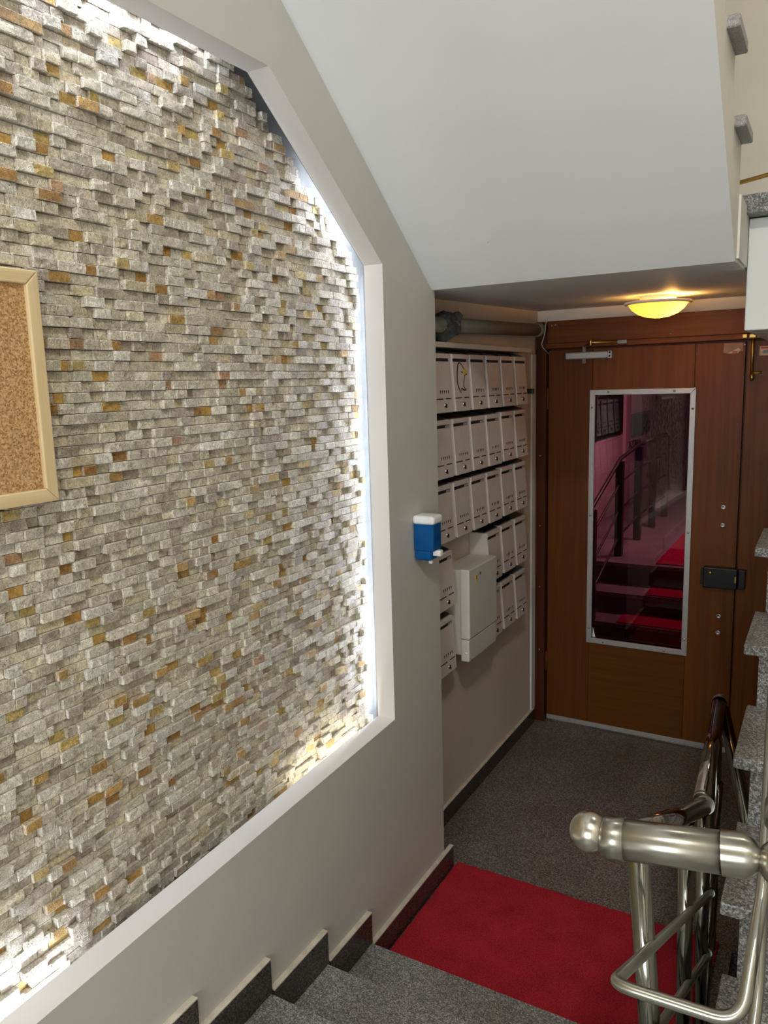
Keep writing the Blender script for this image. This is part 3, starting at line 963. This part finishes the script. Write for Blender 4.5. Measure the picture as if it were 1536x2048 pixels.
# eagle head drawn on the second box
def eagle(parent):
    v0, vs = 0.066, 0.125
    out = [(0.30, 1.0), (0.42, 0.985), (0.55, 0.93), (0.66, 0.86), (0.74, 0.80), (0.86, 0.76), (0.97, 0.70), (1.0, 0.63), (0.95, 0.60), (0.80, 0.61), (0.74, 0.55),
           (0.70, 0.44), (0.64, 0.34), (0.62, 0.25), (0.70, 0.19), (0.84, 0.165), (0.76, 0.115), (0.62, 0.10), (0.48, 0.135), (0.40, 0.18), (0.30, 0.02), (0.16, 0.14), (0.05, 0.26), (0.0, 0.40),
           (0.01, 0.55), (0.05, 0.70), (0.12, 0.86), (0.20, 0.95)]
    def P(p, off):
        v = v0 + p[1] * vs; u = -0.046 + p[0] * 0.104
        return (D0 + (D1 - D0) * v / MH + off, u, v)
    cx = sum(p[0] for p in out) / len(out); cy = sum(p[1] for p in out) / len(out)
    def shape(name, poly, off, mat):
        bm = bmesh.new()
        vs_ = [bm.verts.new(P(p, off)) for p in poly]
        es = [bm.edges.new((vs_[i], vs_[(i + 1) % len(vs_)])) for i in range(len(vs_))]
        bmesh.ops.triangle_fill(bm, use_beauty=True, edges=es)
        return bm_obj(name, bm, mat, parent)
    t = shape('eagle_outline', out, 0.0012, M['black'])
    inner = []
    n = len(out)
    for i, p in enumerate(out):
        a = Vector(out[i - 1]); b = Vector(out[(i + 1) % n]); d = (b - a).normalized()
        nn = Vector((d.y, -d.x))
        inner.append((p[0] + nn.x * 0.075, p[1] + nn.y * 0.042))
    shape('eagle_face', inner, 0.0016, M['mailbox'])
    shape('eagle_beak', [(0.74, 0.79), (0.86, 0.745), (0.95, 0.69), (0.97, 0.64), (0.84, 0.63), (0.70, 0.60), (0.62, 0.63), (0.66, 0.70)], 0.0020, M['yellow'])
    shape('eagle_eye', [(0.36, 0.715), (0.60, 0.70), (0.58, 0.645), (0.48, 0.67)], 0.0022, M['black'])
eagle(eagle_box)
for ch in list(eagle_box.children):
    if ch.name.split('.')[0] == 'vent_holes':
        bpy.data.objects.remove(ch)

# ------------------------------------------------------------------ meter cabinet on the letter box wall
mc = tag(empty('meter_cabinet', (XB, 2.95, 0.77)), 'grey-white plastic electrical cabinet with a yellow warning triangle between the letter boxes', 'cabinet')
child(box('back_box', (XB, 2.80, 0.782), (-0.052, 3.098, 1.145), M['cabinet'], bevel=0.006), mc)
dr = child(box('door', (-0.054, 2.785, 0.858), (-0.012, 3.085, 1.152), M['cabinet'], bevel=0.006), mc)
child(box('lower_cover', (-0.054, 2.787, 0.762), (-0.016, 3.085, 0.856), M['cabinet'], bevel=0.006), mc)
wt = pydata('warning_triangle', [(-0.0105, 2.845, 1.115), (-0.0105, 2.872, 1.120), (-0.0105, 2.858, 1.085), (-0.0119, 2.845, 1.115), (-0.0119, 2.872, 1.12), (-0.0119, 2.858, 1.085)],
            [[0, 1, 2], [3, 5, 4], [0, 3, 4, 1], [1, 4, 5, 2], [2, 5, 3, 0]], M['yellow']); wt.parent = dr
bl = pydata('lightning_mark', [(-0.0100, 2.856, 1.113), (-0.0100, 2.862, 1.114), (-0.0100, 2.858, 1.104), (-0.0100, 2.863, 1.104), (-0.0100, 2.856, 1.092), (-0.0100, 2.857, 1.101), (-0.0100, 2.853, 1.101)],
            [[0, 1, 2, 6], [2, 3, 4, 5]], M['black'], recalc=False); bl.parent = dr
w2 = box('catch', (-0.0115, 2.893, 1.112), (-0.0095, 2.899, 1.122), M['black'], dr)
child(lathe('screw', [(0.0, 0.003), (0.005, 0.0025), (0.005, -0.001)], (-0.030, 2.787, 0.80), (0, -1, 0), M['white_plastic'], None, 12), mc)

# ------------------------------------------------------------------ pipe, ledge, rag above the letter boxes
lg = box('shelf_ledge', (XB, WALL_END + 0.001, 2.032), (-0.070, 3.70, 2.052), M['ledge'], bevel=0.002)
tag(lg, 'narrow painted ledge above the letter boxes', 'ledge')
pp = tag(empty('drain_pipe', (-0.10, 2.5, 2.115)), 'grey plastic pipe running above the letter boxes', 'pipe')
P0, P1 = Vector((-0.100, 2.495, 2.112)), Vector((-0.100, 3.90, 2.150))
child(tube('pipe_run', [P0, P1], 0.030, M['pipe'], None, 24), pp)
child(tube('end_collar', [P1 - Vector((0, 0.055, 0.0015)), P1 + Vector((0, 0.012, 0.0003))], 0.0335, M['pipe'], None, 24), pp)
child(tube('joint_ring', [P0.lerp(P1, 0.2), P0.lerp(P1, 0.2) + Vector((0, 0.006, 0))], 0.032, M['rag'], None, 24), pp)
# rag tied round the pipe
def rag():
    bm = bmesh.new()
    rr = random.Random(5)
    rings = []
    y0, y1 = 2.735, 2.865
    N = 9; S = 26
    for i in range(N):
        t = i / (N - 1); yy = y0 + (y1 - y0) * t
        ring = []
        for k in range(S):
            a = 2 * math.pi * k / S
            r = 0.037 + 0.007 * math.sin(3 * a + 5 * t) + rr.uniform(-0.003, 0.003)
            if math.sin(a) > 0.6:
                r += 0.020 * (0.6 + 0.4 * math.sin(6 * t)) * (0.4 + t)
            if math.sin(a) < -0.5:
                r += 0.030 * math.sin(math.pi * min(1, t * 1.3 + 0.1)) 
            c = P0.lerp(P1, (yy - P0.y) / (P1.y - P0.y))
            ring.append(bm.verts.new((c.x + math.cos(a) * r * 0.95, yy + rr.uniform(-0.006, 0.006), c.z + math.sin(a) * r)))
        rings.append(ring)
    for a, b in zip(rings, rings[1:]):
        for k in range(S):
            bm.faces.new([a[k], a[(k + 1) % S], b[(k + 1) % S], b[k]])
    bm.faces.new(rings[0][::-1]); bm.faces.new(rings[-1])
    return bm_obj('rag', bm, M['rag'])
tag(rag(), 'dark grey rag wrapped around the pipe', 'rag')
wr = tube('wire', rounded_path([(-0.055, 3.90, 2.21), (-0.060, 3.885, 2.185), (-0.062, 3.87, 2.12), (-0.068, 3.83, 2.07), (-0.05, 3.90, 2.03)], 0.03), 0.0018, M['white_plastic'], None, 6)
tag(wr, 'thin white wire hanging at the end of the pipe', 'wire')
cl_ = box('clip', (XB, 3.628, 1.835), (-0.040, 3.655, 1.860), M['black'], None, 0.002)
tag(cl_, 'small black clip beside the top right letter box', 'clip')

# ------------------------------------------------------------------ door frame
DY = DOOR_Y
DTH = 0.045
fr_ = empty('trim_door_frame', (0, 0, 0)); structure(fr_, 'brown wooden frame around the double door')
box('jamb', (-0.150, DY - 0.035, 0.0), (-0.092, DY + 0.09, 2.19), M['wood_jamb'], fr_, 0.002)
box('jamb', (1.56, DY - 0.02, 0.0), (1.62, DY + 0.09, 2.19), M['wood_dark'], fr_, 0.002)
box('head_board', (-0.15, DY - 0.012, 2.085), (1.62, DY + 0.09, 2.198), M['wood_x'], fr_, 0.002)
box('head_moulding', (-0.095, DY - 0.028, 2.058), (1.56, DY + 0.05, 2.084), M['wood_x'], fr_, 0.003)
for zz in (0.42, 0.78, 1.12, 1.50):
    lathe('screw', [(0.0, 0.003), (0.004, 0.002), (0.004, -0.001)], (-0.121, DY - 0.035, zz), (0, -1, 0), M['alu'], fr_, 10)
for xx, zz in ((-0.07, 2.175), (-0.05, 2.178), (0.52, 2.102)):
    lathe('screw', [(0.0, 0.003), (0.0045, 0.002), (0.0045, -0.001)], (xx, DY - 0.012, zz), (0, -1, 0), M['alu'], fr_, 10)

box('stop', (-0.10, DY + DTH + 0.002, 2.02), (1.56, DY + 0.09, 2.084), M['wood_dark'], fr_)
box('stop', (-0.10, DY + DTH + 0.002, 0.0), (-0.075, DY + 0.09, 2.05), M['wood_dark'], fr_)

structure(box('trim_4', (XB, 3.925, 0.08), (XB + 0.007, DY - 0.037, 2.03), M['white_paint']), 'pale corner strip between letter box wall and door frame')

# ------------------------------------------------------------------ left leaf with the glazed panel
d1 = empty('door_1', (0, 0, 0)); structure(d1, 'brown wooden door leaf with a narrow pink tinted window')
DT = 0.045
WX0, WX1, WZ0, WZ1 = 0.133, 0.646, 0.492, 1.842
def board(lo, hi, mat, parent=d1):
    return box('door_board', lo, hi, mat, parent, 0.0012, 1)
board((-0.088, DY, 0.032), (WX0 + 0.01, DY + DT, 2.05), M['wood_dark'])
board((WX1 - 0.01, DY, 0.032), (0.853, DY + DT, 2.05), M['wood'])
board((WX0 + 0.011, DY + 0.0004, WZ1 - 0.01), (WX1 - 0.011, DY + DT, 2.05), M['wood'])
board((WX0 + 0.011, DY + 0.0004, 0.032), (WX1 - 0.011, DY + DT, WZ0 + 0.01), M['wood_panel'])
# aluminium frame of the glass
FWD = 0.027
def bar(poly, name='window_bar'):
    return prism(name, poly, 'Y', DY - 0.012, DY + 0.002, M['alu_matt'], d1, 0.0015)
bar([(WX0, WZ1), (WX1, WZ1), (WX1 - FWD, WZ1 - FWD), (WX0 + FWD, WZ1 - FWD)])
bar([(WX0, WZ0), (WX0 + FWD, WZ0 + FWD), (WX1 - FWD, WZ0 + FWD), (WX1, WZ0)])
bar([(WX0, WZ0), (WX0, WZ1), (WX0 + FWD, WZ1 - FWD), (WX0 + FWD, WZ0 + FWD)])
bar([(WX1, WZ0), (WX1 - FWD, WZ0 + FWD), (WX1 - FWD, WZ1 - FWD), (WX1, WZ1)])
for xx, zz in ((WX0 + 0.095, WZ1 - 0.013), (WX1 - 0.10, WZ1 - 0.013), (WX0 + 0.013, WZ1 - 0.09), (WX1 - 0.013, WZ1 - 0.10), (WX0 + 0.013, 1.19), (WX1 - 0.013, 1.13),
               (WX0 + 0.013, 0.575), (WX1 - 0.013, 0.58), (WX0 + 0.09, WZ0 + 0.013), (WX1 - 0.11, WZ0 + 0.013)):
    lathe('screw', [(0.0, 0.004), (0.004, 0.0035), (0.0058, 0.0008), (0.0058, -0.001)], (xx, DY - 0.012, zz), (0, -1, 0), M['chrome'], d1, 12)
gp = box('glass_pane', (WX0 + 0.012, DY + 0.018, WZ0 + 0.012), (WX1 - 0.012, DY + 0.022, WZ1 - 0.012), M['glass'], d1)
pydata('paper_scrap', [(WX0 + FWD, DY + 0.012, WZ0 + FWD), (WX0 + FWD + 0.017, DY + 0.012, WZ0 + FWD), (WX0 + FWD + 0.003, DY + 0.012, WZ0 + FWD + 0.055),
                       (WX0 + FWD, DY + 0.0125, WZ0 + FWD), (WX0 + FWD + 0.017, DY + 0.0125, WZ0 + FWD), (WX0 + FWD + 0.003, DY + 0.0125, WZ0 + FWD + 0.055)],
       [[0, 1, 2], [3, 5, 4], [0, 3, 4, 1], [1, 4, 5, 2], [2, 5, 3, 0]], M['tab'], d1)
box('meeting_strip', (0.835, DY + DT, 0.02), (0.885, DY + DT + 0.012, 2.05), M['wood_dark'], d1)
box('bottom_strip', (-0.088, DY - 0.006, 0.010), (0.853, DY + 0.01, 0.034), M['alu_matt'], d1, 0.001)
# electric lock
lb = box('lock_case', (0.712, DY - 0.045, 0.868), (0.868, DY, 0.972), M['black'], d1, 0.006)
box('lock_plate', (0.700, DY - 0.030, 0.880), (0.716, DY, 0.960), M['black'], lb, 0.003)
lathe('key_cylinder', [(0.0, 0.006), (0.005, 0.006), (0.0085, 0.003), (0.0085, -0.002)], (0.746, DY - 0.045, 0.945), (0, -1, 0), M['brass'], lb, 16)
box('latch_tongue', (0.856, DY - 0.047, 0.905), (0.862, DY - 0.030, 0.935), M['brass'], lb)
for zz in (1.266, 1.177, 0.718, 0.633):
    w_ = lathe('handle_bolt', [(0.0, 0.002), (0.0045, 0.002), (0.005, 0.004), (0.0115, 0.003), (0.0125, -0.001)], (0.787, DY, zz), (0, -1, 0), M['alu'], d1, 16)
for zz in (1.80, 0.35):
    tube('hinge', [(-0.090, DY - 0.008, zz - 0.055), (-0.090, DY - 0.008, zz + 0.055)], 0.0075, M['wood_dark'], d1, 12)
# torn sticker at the top right corner
pydata('sticker', [(0.760, DY - 0.0008, 2.046), (0.842, DY - 0.0008, 2.043), (0.842, DY - 0.0008, 2.004), (0.808, DY - 0.0008, 2.012), (0.775, DY - 0.0008, 1.998), (0.758, DY - 0.0008, 2.002)], [[0, 1, 2, 3, 4, 5]], M['sticker'], d1, recalc=False)
pydata('torn_paper', [(0.775, DY - 0.0012, 1.997), (0.822, DY - 0.0012, 1.998), (0.832, DY - 0.0012, 2.012), (0.822, DY - 0.0012, 2.021), (0.800, DY - 0.0012, 2.010)], [[0, 1, 2, 3, 4]], M['sticker_pale'], d1, recalc=False)
pydata('red_lettering', [(0.796, DY - 0.0016, 2.000), (0.818, DY - 0.0016, 2.000), (0.820, DY - 0.0016, 2.007), (0.800, DY - 0.0016, 2.006)], [[0, 1, 2, 3]], M['red_print'], d1, recalc=False)
lathe('white_pin', [(0.0, 0.004), (0.003, 0.003), (0.004, 0.0)], (0.849, DY - 0.001, 2.036), (0, -1, 0), M['white_plastic'], d1, 10)
# hydraulic door closer
dc = box('door_closer', (0.012, DY - 0.045, 1.998), (0.245, DY, 2.034), M['alu_matt'], d1, 0.006)
for zz in (2.008, 2.016, 2.024):
    box('closer_rib', (0.018, DY - 0.0475, zz - 0.0022), (0.205, DY - 0.044, zz + 0.0022), M['alu'], dc, 0.0008, 1)
box('closer_end', (0.228, DY - 0.050, 1.996), (0.250, DY - 0.002, 2.036), M['alu_matt'], dc, 0.004)
for zz in (2.008, 2.026):
    lathe('closer_screw', [(0.0, 0.001), (0.005, 0.001), (0.005, -0.002)], (0.240, DY - 0.050, zz), (0, -1, 0), M['hole'], dc, 10)
tube('closer_spindle', [(0.105, DY - 0.022, 1.976), (0.105, DY - 0.022, 2.062)], 0.011, M['alu_matt'], dc, 14)
ar = tube('closer_arm', rounded_path([(0.105, DY - 0.024, 2.060), (0.15, DY - 0.07, 2.078), (0.285, DY - 0.035, 2.074)], 0.02), 0.0065, M['brass'], dc, 10)
lathe('arm_knuckle', [(0.0, -0.016), (0.008, -0.016), (0.010, -0.010), (0.007, -0.004), (0.010, 0.004), (0.008, 0.014), (0.0, 0.016)], (0.15, DY - 0.07, 2.078), (0, 0, 1), M['brass'], ar, 14)
box('arm_bracket', (0.272, DY - 0.045, 2.064), (0.322, DY - 0.018, 2.086), M['chrome'], ar, 0.004)

# ------------------------------------------------------------------ right leaf
d2 = empty('door_2', (0, 0, 0)); structure(d2, 'narrow right-hand brown wooden door leaf')
board((0.861, DY + 0.004, 0.032), (1.56, DY + DT, 2.05), M['wood'], d2)
box('strike_box', (0.871, DY - 0.040, 0.872), (0.902, DY + 0.004, 0.968), M['black'], d2, 0.004)
bl_ = tube('surface_bolt', [(0.884, DY - 0.010, 1.885), (0.884, DY - 0.010, 2.110)], 0.0075, M['brass'], d2, 12)
box('bolt_guide', (0.868, DY - 0.032, 2.062), (0.898, DY - 0.004, 2.082), M['brass'], bl_, 0.003)
for xx in (0.850, 0.912):
    box('guide_foot', (xx - 0.011, DY - 0.034, 2.062), (xx + 0.011, DY - 0.026, 2.083), M['brass'], bl_, 0.003)
tube('bolt_handle', rounded_path([(0.884, DY - 0.012, 1.905), (0.90, DY - 0.03, 1.902), (0.928, DY - 0.03, 1.905)], 0.01), 0.0055, M['brass'], bl_, 10)
lathe('bolt_foot', [(0.0, -0.02), (0.008, -0.016), (0.012, 0.0), (0.008, 0.014), (0.0, 0.016)], (0.886, DY - 0.010, 1.886), (0, 0, 1), M['brass'], bl_, 12)
st = box('sticker', (0.912, DY + 0.0026, 1.982), (0.985, DY + 0.0042, 2.024), M['sticker_pale'], d2)
box('red_band', (0.916, DY + 0.0018, 2.013), (0.983, DY + 0.0030, 2.021), M['red_print'], st)
box('black_print', (0.926, DY + 0.0018, 1.992), (0.960, DY + 0.0030, 2.005), M['black'], st)

# ------------------------------------------------------------------ ceiling lamp over the entrance
LX, LY, LZ = 0.540, 3.57, 2.243
cl = tag(empty('ceiling_lamp', (LX, LY, LZ)), 'round ceiling lamp with a warm glowing glass bowl above the door', 'lamp')
child(lathe('base_plate', [(0.0, 0.0), (0.075, 0.0), (0.075, -0.014), (0.0, -0.014)], (LX, LY, LZ), (0, 0, 1), M['white_plastic'], None, 40), cl)
dome = [(0.126, -0.030), (0.122, -0.035), (0.108, -0.056), (0.082, -0.076), (0.050, -0.088), (0.016, -0.093), (0.0, -0.0935)]
child(lathe('glass_bowl', dome, (LX, LY, LZ), (0, 0, 1), M['dome'], None, 48), cl)
child(lathe('rim', [(0.138, -0.025), (0.140, -0.030), (0.138, -0.035), (0.127, -0.037), (0.125, -0.032), (0.127, -0.025), (0.138, -0.025)], (LX, LY, LZ), (0, 0, 1), M['white_plastic'], None, 48), cl)
child(lathe('finial', [(0.0, -0.1015), (0.008, -0.100), (0.011, -0.095), (0.006, -0.091), (0.0, -0.091)], (LX, LY, LZ), (0, 0, 1), M['brass'], None, 16), cl)
child(lathe('bulb', [(0.0, -0.024), (0.012, -0.020), (0.017, 0.0), (0.012, 0.020), (0.0, 0.024)], (LX + 0.055, LY - 0.01, LZ - 0.048), (1, 0.1, 0), M['bulb'], None, 20), cl)
pl = bpy.data.lights.new('lamp_bulb_light', 'POINT'); pl.energy = 11.0; pl.color = (1.0, 0.47, 0.11); pl.shadow_soft_size = 0.028
plo = bpy.data.objects.new('lamp_bulb_light', pl); COL.objects.link(plo); plo.location = (LX + 0.055, LY - 0.01, LZ - 0.046)

# ------------------------------------------------------------------ red carpet on the entrance floor
def carpet(name, x0, x1, y0, y1, z, h, mat, seed, jag=0.003):
    rr = random.Random(seed); n = 40
    top = []
    def edge(a, b):
        return [(a[0] + (b[0] - a[0]) * i / n + rr.uniform(-jag, jag), a[1] + (b[1] - a[1]) * i / n + rr.uniform(-jag, jag)) for i in range(n)]
    c = [(x0, y0), (x1, y0), (x1, y1), (x0, y1)]
    poly = edge(c[0], c[1]) + edge(c[1], c[2]) + edge(c[2], c[3]) + edge(c[3], c[0])
    return prism(name, poly, 'Z', z, z + h, mat)
tag(carpet('red_carpet', 0.022, 0.985, RY[0] - 0.005, 2.566, 0.0002, 0.009, M['carpet'], 3), 'dark red carpet mat at the foot of the short flight', 'carpet')

# ------------------------------------------------------------------ stainless railing
rl = tag(empty('stair_railing', (1.0, 1.0, 0.42)), 'stainless steel tube railing with ball end beside the short flight', 'railing')
R = 0.0262
A0, A1 = Vector((1.004, 0.962, 1.297)), Vector((1.158, 0.972, 1.313))
ad = (A1 - A0).normalized()
child(tube('handrail', [A0 - ad * 0.012, A1 - ad * 0.03], R, M['steel'], None, 48), rl)
child(tube('collar', [A0 - ad * 0.018, A0 + ad * 0.008], R + 0.0014, M['steel'], None, 48), rl)
child(lathe('end_cap', [(R + 0.0014, -0.030), (R + 0.0014, -0.004), (R * 0.93, 0.004), (R * 0.72, 0.010), (R * 0.4, 0.014), (0.0, 0.015)], A1, ad, M['steel'], None, 48), rl)
child(lathe('neck', [(R, 0.0), (R * 0.9, 0.004), (0.017, 0.007), (0.0165, 0.016)], A0 - ad * 0.018, -ad, M['steel'], None, 40), rl)
BC = Vector((0.9660, 0.9585, 1.2985))
child(lathe('ball', [(0.0268 * math.sin(math.pi * i / 24), -0.0268 * math.cos(math.pi * i / 24)) for i in range(25)], BC, (0, 0.3, 1), M['steel_ball'], None, 48), rl)
# rail going down beside the short flight, then level beside the cellar opening
B0, B1 = Vector((0.984, 1.075, 1.222)), Vector((0.999, 1.925, 0.845))
C0, C1 = Vector((0.990, 1.945, 0.848)), Vector((0.957, 2.566, 0.866))
bd = (B1 - B0).normalized(); cd = (C1 - C0).normalized()
child(tube('handrail', [B0, B1], 0.0215, M['steel_dark'], None, 40), rl)
child(tube('collar', [B1 - bd * 0.004, B1 + bd * 0.002], 0.0226, M['steel'], None, 40), rl)
child(tube('handrail', [C0 - cd * 0.01, C1], 0.0210, M['steel_dark'], None, 40), rl)
child(tube('collar', [C0 - cd * 0.010, C0 + cd * 0.004], 0.0224, M['steel'], None, 40), rl)
child(lathe('end_cap', [(0.0218, -0.02), (0.0218, 0.0), (0.018, 0.010), (0.010, 0.015), (0.0, 0.016)], C1, cd, M['steel'], None, 40), rl)
# posts
child(tube('post', [(0.970, 1.25, 1.135), (1.040, 1.25, 0.315)], 0.0185, M['steel_post'], None, 28), rl)
def bpt(t): return B0.lerp(B1, t)
for t, zf, r in ((0.68, RISE * 2, 0.0165), (0.99, 0.0, 0.0165)):
    p = bpt(t); child(tube('post', [(p.x, p.y, p.z - 0.02), (p.x + 0.012, p.y, zf)], r, M['steel_post'], None, 24), rl)
for t in (0.45, 0.93):
    p = C0.lerp(C1, t); child(tube('post', [(p.x, p.y, p.z - 0.015), (p.x + 0.01, p.y, 0.0)], 0.014, M['steel_post'], None, 24), rl)
# thin middle rails: come up along the flight, turn the corner and go on up the right-hand flight
rm = 0.0088
mid = rounded_path([(1.020, 1.945, 0.600), (0.997, 0.972, 1.070), (1.160, 0.970, 1.078), (1.172, 1.10, 1.20), (1.14, 1.75, 1.62)], 0.035, 10)
child(tube('middle_rail', mid, rm, M['steel'], None, 20), rl)
mid = rounded_path([(1.020, 1.930, 0.430), (0.997, 0.972, 0.885), (1.160, 0.970, 0.893), (1.172, 1.10, 1.015), (1.14, 1.75, 1.43)], 0.035, 10)
child(tube('lower_rail', mid, rm, M['steel'], None, 20), rl)
for z0 in (0.60, 0.43, 0.22):
    child(tube('middle_rail', [(1.016, 1.95, z0), (0.975, 2.52, z0 + 0.006)], rm, M['steel_post'], None, 16), rl)
for z0 in (0.61, 0.44):
    child(tube('rail_sleeve', [(1.0205, 1.935 - 0.012, z0 + 0.002), (1.02, 1.945, z0 - 0.008)], rm + 0.0015, M['steel_post'], None, 16), rl)
# thin bar leaning from the end of the level rail down into the cellar stairs
child(tube('lower_brace', [(0.966, 2.56, 0.845), (1.085, 2.26, 0.60), (1.13, 2.1, 0.30)], 0.020, M['steel_post'], None, 20), rl)

# handrail of the right-hand flight
rr_ = tag(empty('flight_railing', (1.18, 1.0, 0.6)), 'steel handrail rising along the right-hand granite flight at the picture edge', 'railing')
G0, G1 = Vector((1.199, 1.005, 1.345)), Vector((1.125, 2.95, 2.60))
gd = (G1 - G0).normalized()
child(lathe('ball', [(0.0285 * math.sin(math.pi * i / 20), -0.0285 * math.cos(math.pi * i / 20)) for i in range(21)], (1.196, 0.974, 1.312), (0, 0.3, 1), M['steel_ball'], None, 40), rr_)
child(tube('handrail', [G0, G1], R, M['steel'], None, 40), rr_)
child(tube('collar', [G0, G0 + gd * 0.03], R + 0.0015, M['steel'], None, 40), rr_)
for y in (1.02, 1.9, 2.75):
    p = G0 + gd * ((y - G0.y) / gd.y)
    zt = max(z for yy, z, xl in RT if yy < y)
    child(tube('post', [(p.x + 0.01, p.y, p.z - 0.02), (p.x + 0.012, p.y, zt)], 0.016, M['steel_post'], None, 24), rr_)

# low bar of the railing on the upper landing
ur = tag(empty('landing_railing', (1.0, 2.62, 2.44)), 'thin brass-toned bar of the upper landing railing at the top right edge', 'railing')
child(tube('lower_bar', [(0.945, 2.52, 2.435), (1.7, 2.75, 2.60)], 0.006, M['brass'], None, 14), ur)
child(tube('post', [(1.20, 2.60, 2.43), (1.20, 2.60, 3.1)], 0.014, M['steel_post'], None, 16), ur)

# hairline crack and bit of tape on the sloping ceiling
def on_soffit(x, y, d=0.001):
    z = ZC + SL * (YE - y)
    n = Vector((0, -SL, -1)).normalized()
    return Vector((x, y, z)) + n * d
ck = tube('plaster_crack', [on_soffit(0.225, 2.295), on_soffit(0.232, 2.325), on_soffit(0.258, 2.338), on_soffit(0.295, 2.330), on_soffit(0.33, 2.322)], 0.0009, M['crack'], None, 6)
child(ck, ceil)
a, b = on_soffit(0.262, 2.330, 0.0015), on_soffit(0.280, 2.324, 0.0015)
child(tube('tape_scrap', [a, b], 0.002, M['tab'], None, 6), ceil)

# ------------------------------------------------------------------ porch outside the door
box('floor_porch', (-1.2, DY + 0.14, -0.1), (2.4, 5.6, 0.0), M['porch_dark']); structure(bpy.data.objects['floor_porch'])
es = tag(empty('porch_steps', (0.3, 5.5, 0)), 'dark steps beyond the door glass', 'stairs')
PS = [(5.50, 0.14), (5.80, 0.285), (6.10, 0.45)]
zp = 0.0
for i, (y, z) in enumerate(PS):
    y1 = PS[i + 1][0] + 0.02 if i < 2 else 10.39
    child(box('tread', (-0.765, y, z - 0.03), (1.695, y1, z), M['granite_step']), es)
    child(box('riser', (-0.765, y + 0.02, zp), (1.695, y + 0.04, z - 0.03), M['porch_dark']), es)
    zp = z
tag(carpet('red_runner', -0.055, 1.0, 5.515, 5.79, 0.141, 0.008, M['carpet_out'], 4), 'red mat on the lowest step beyond the glass', 'carpet', 'red mats outside the door')
tag(carpet('red_runner', 0.085, 1.0, 5.815, 6.09, 0.286, 0.008, M['carpet_out'], 5), 'red mat on the middle step beyond the glass', 'carpet', 'red mats outside the door')
tag(carpet('red_runner', 0.09, 1.1, 6.16, 8.2, 0.451, 0.008, M['carpet_out'], 6), 'red mat on the upper level beyond the glass', 'carpet', 'red mats outside the door')
# side wall with dark windows
wv = box('wall_porch_left', (-0.95, DY + 0.14, -0.1), (-0.80, 10.5, 2.8), M['porch_wall']); structure(wv, 'pale wall outside, seen pink through the door glass')
for i, (y0, y1, z0, z1) in enumerate(((7.0, 8.80, 1.285, 2.2), (9.28, 10.3, 1.20, 1.48))):
    w = empty('window_%d' % (i + 1), (0, 0, 0)); structure(w, ['wide dark window in the wall outside', 'small dark opening further along the wall outside'][i])
    box('frame', (-0.80, y0, z0), (-0.785, y1, z1), M['porch_metal'], w)
    box('pane', (-0.787, y0 + 0.03, z0 + 0.02), (-0.782, (y0 + y1) / 2 - 0.01, z1 - 0.02), M['hole'], w)
    box('pane', (-0.787, (y0 + y1) / 2 + 0.01, z0 + 0.02), (-0.782, y1 - 0.03, z1 - 0.02), M['hole'], w)
box('pilaster', (-0.80, 8.88, 0.45), (-0.77, 9.02, 2.6), M['porch_wall'], wv)
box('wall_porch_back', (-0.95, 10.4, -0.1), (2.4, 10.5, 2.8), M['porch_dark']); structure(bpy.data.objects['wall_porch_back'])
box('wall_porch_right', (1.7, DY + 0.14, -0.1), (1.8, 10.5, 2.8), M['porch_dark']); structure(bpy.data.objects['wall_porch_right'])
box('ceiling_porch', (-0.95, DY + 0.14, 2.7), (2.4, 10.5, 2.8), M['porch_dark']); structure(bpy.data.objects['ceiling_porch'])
cu = bpy.data.curves.new('wall_lettering', 'FONT'); cu.body = 'YAZDIRA'; cu.size = 0.12; cu.extrude = 0.002
to = bpy.data.objects.new('wall_lettering', cu); COL.objects.link(to)
bpy.context.view_layer.update()
tm = bpy.data.meshes.new_from_object(to.evaluated_get(bpy.context.evaluated_depsgraph_get()))
bpy.data.objects.remove(to)
tl = link_mesh('wall_lettering', tm, M['porch_metal'], wv)
tl.rotation_euler = (math.pi / 2, 0, math.pi / 2); tl.location = (-0.797, 9.06, 1.085); tl.scale = (1.5, 1.0, 1.0)
# square-post railing along the porch
pr = tag(empty('porch_railing', (-0.245, 6.4, 0.45)), 'dark square-post railing seen through the door glass', 'railing')
posts = [(5.52, 0.14, 0.98), (6.36, 0.45, 1.25), (7.06, 0.45, 1.31), (7.72, 0.45, 1.31), (8.36, 0.45, 1.31)]
for y, z0, z1 in posts:
    child(box('post', (-0.275, y - 0.03, z0), (-0.215, y + 0.03, z1 - 0.02), M['porch_metal']), pr)
child(tube('top_rail', [(-0.245, 5.15, 0.80)] + [(-0.245, y, z1) for y, z0, z1 in posts], 0.016, M['porch_metal'], None, 12), pr)
for k in range(3):
    dz = 0.20 + 0.22 * k
    child(tube('bar', [(-0.245, 5.15, 0.80 - dz)] + [(-0.245, y, z1 - dz) for y, z0, z1 in posts], 0.009, M['porch_metal'], None, 8), pr)
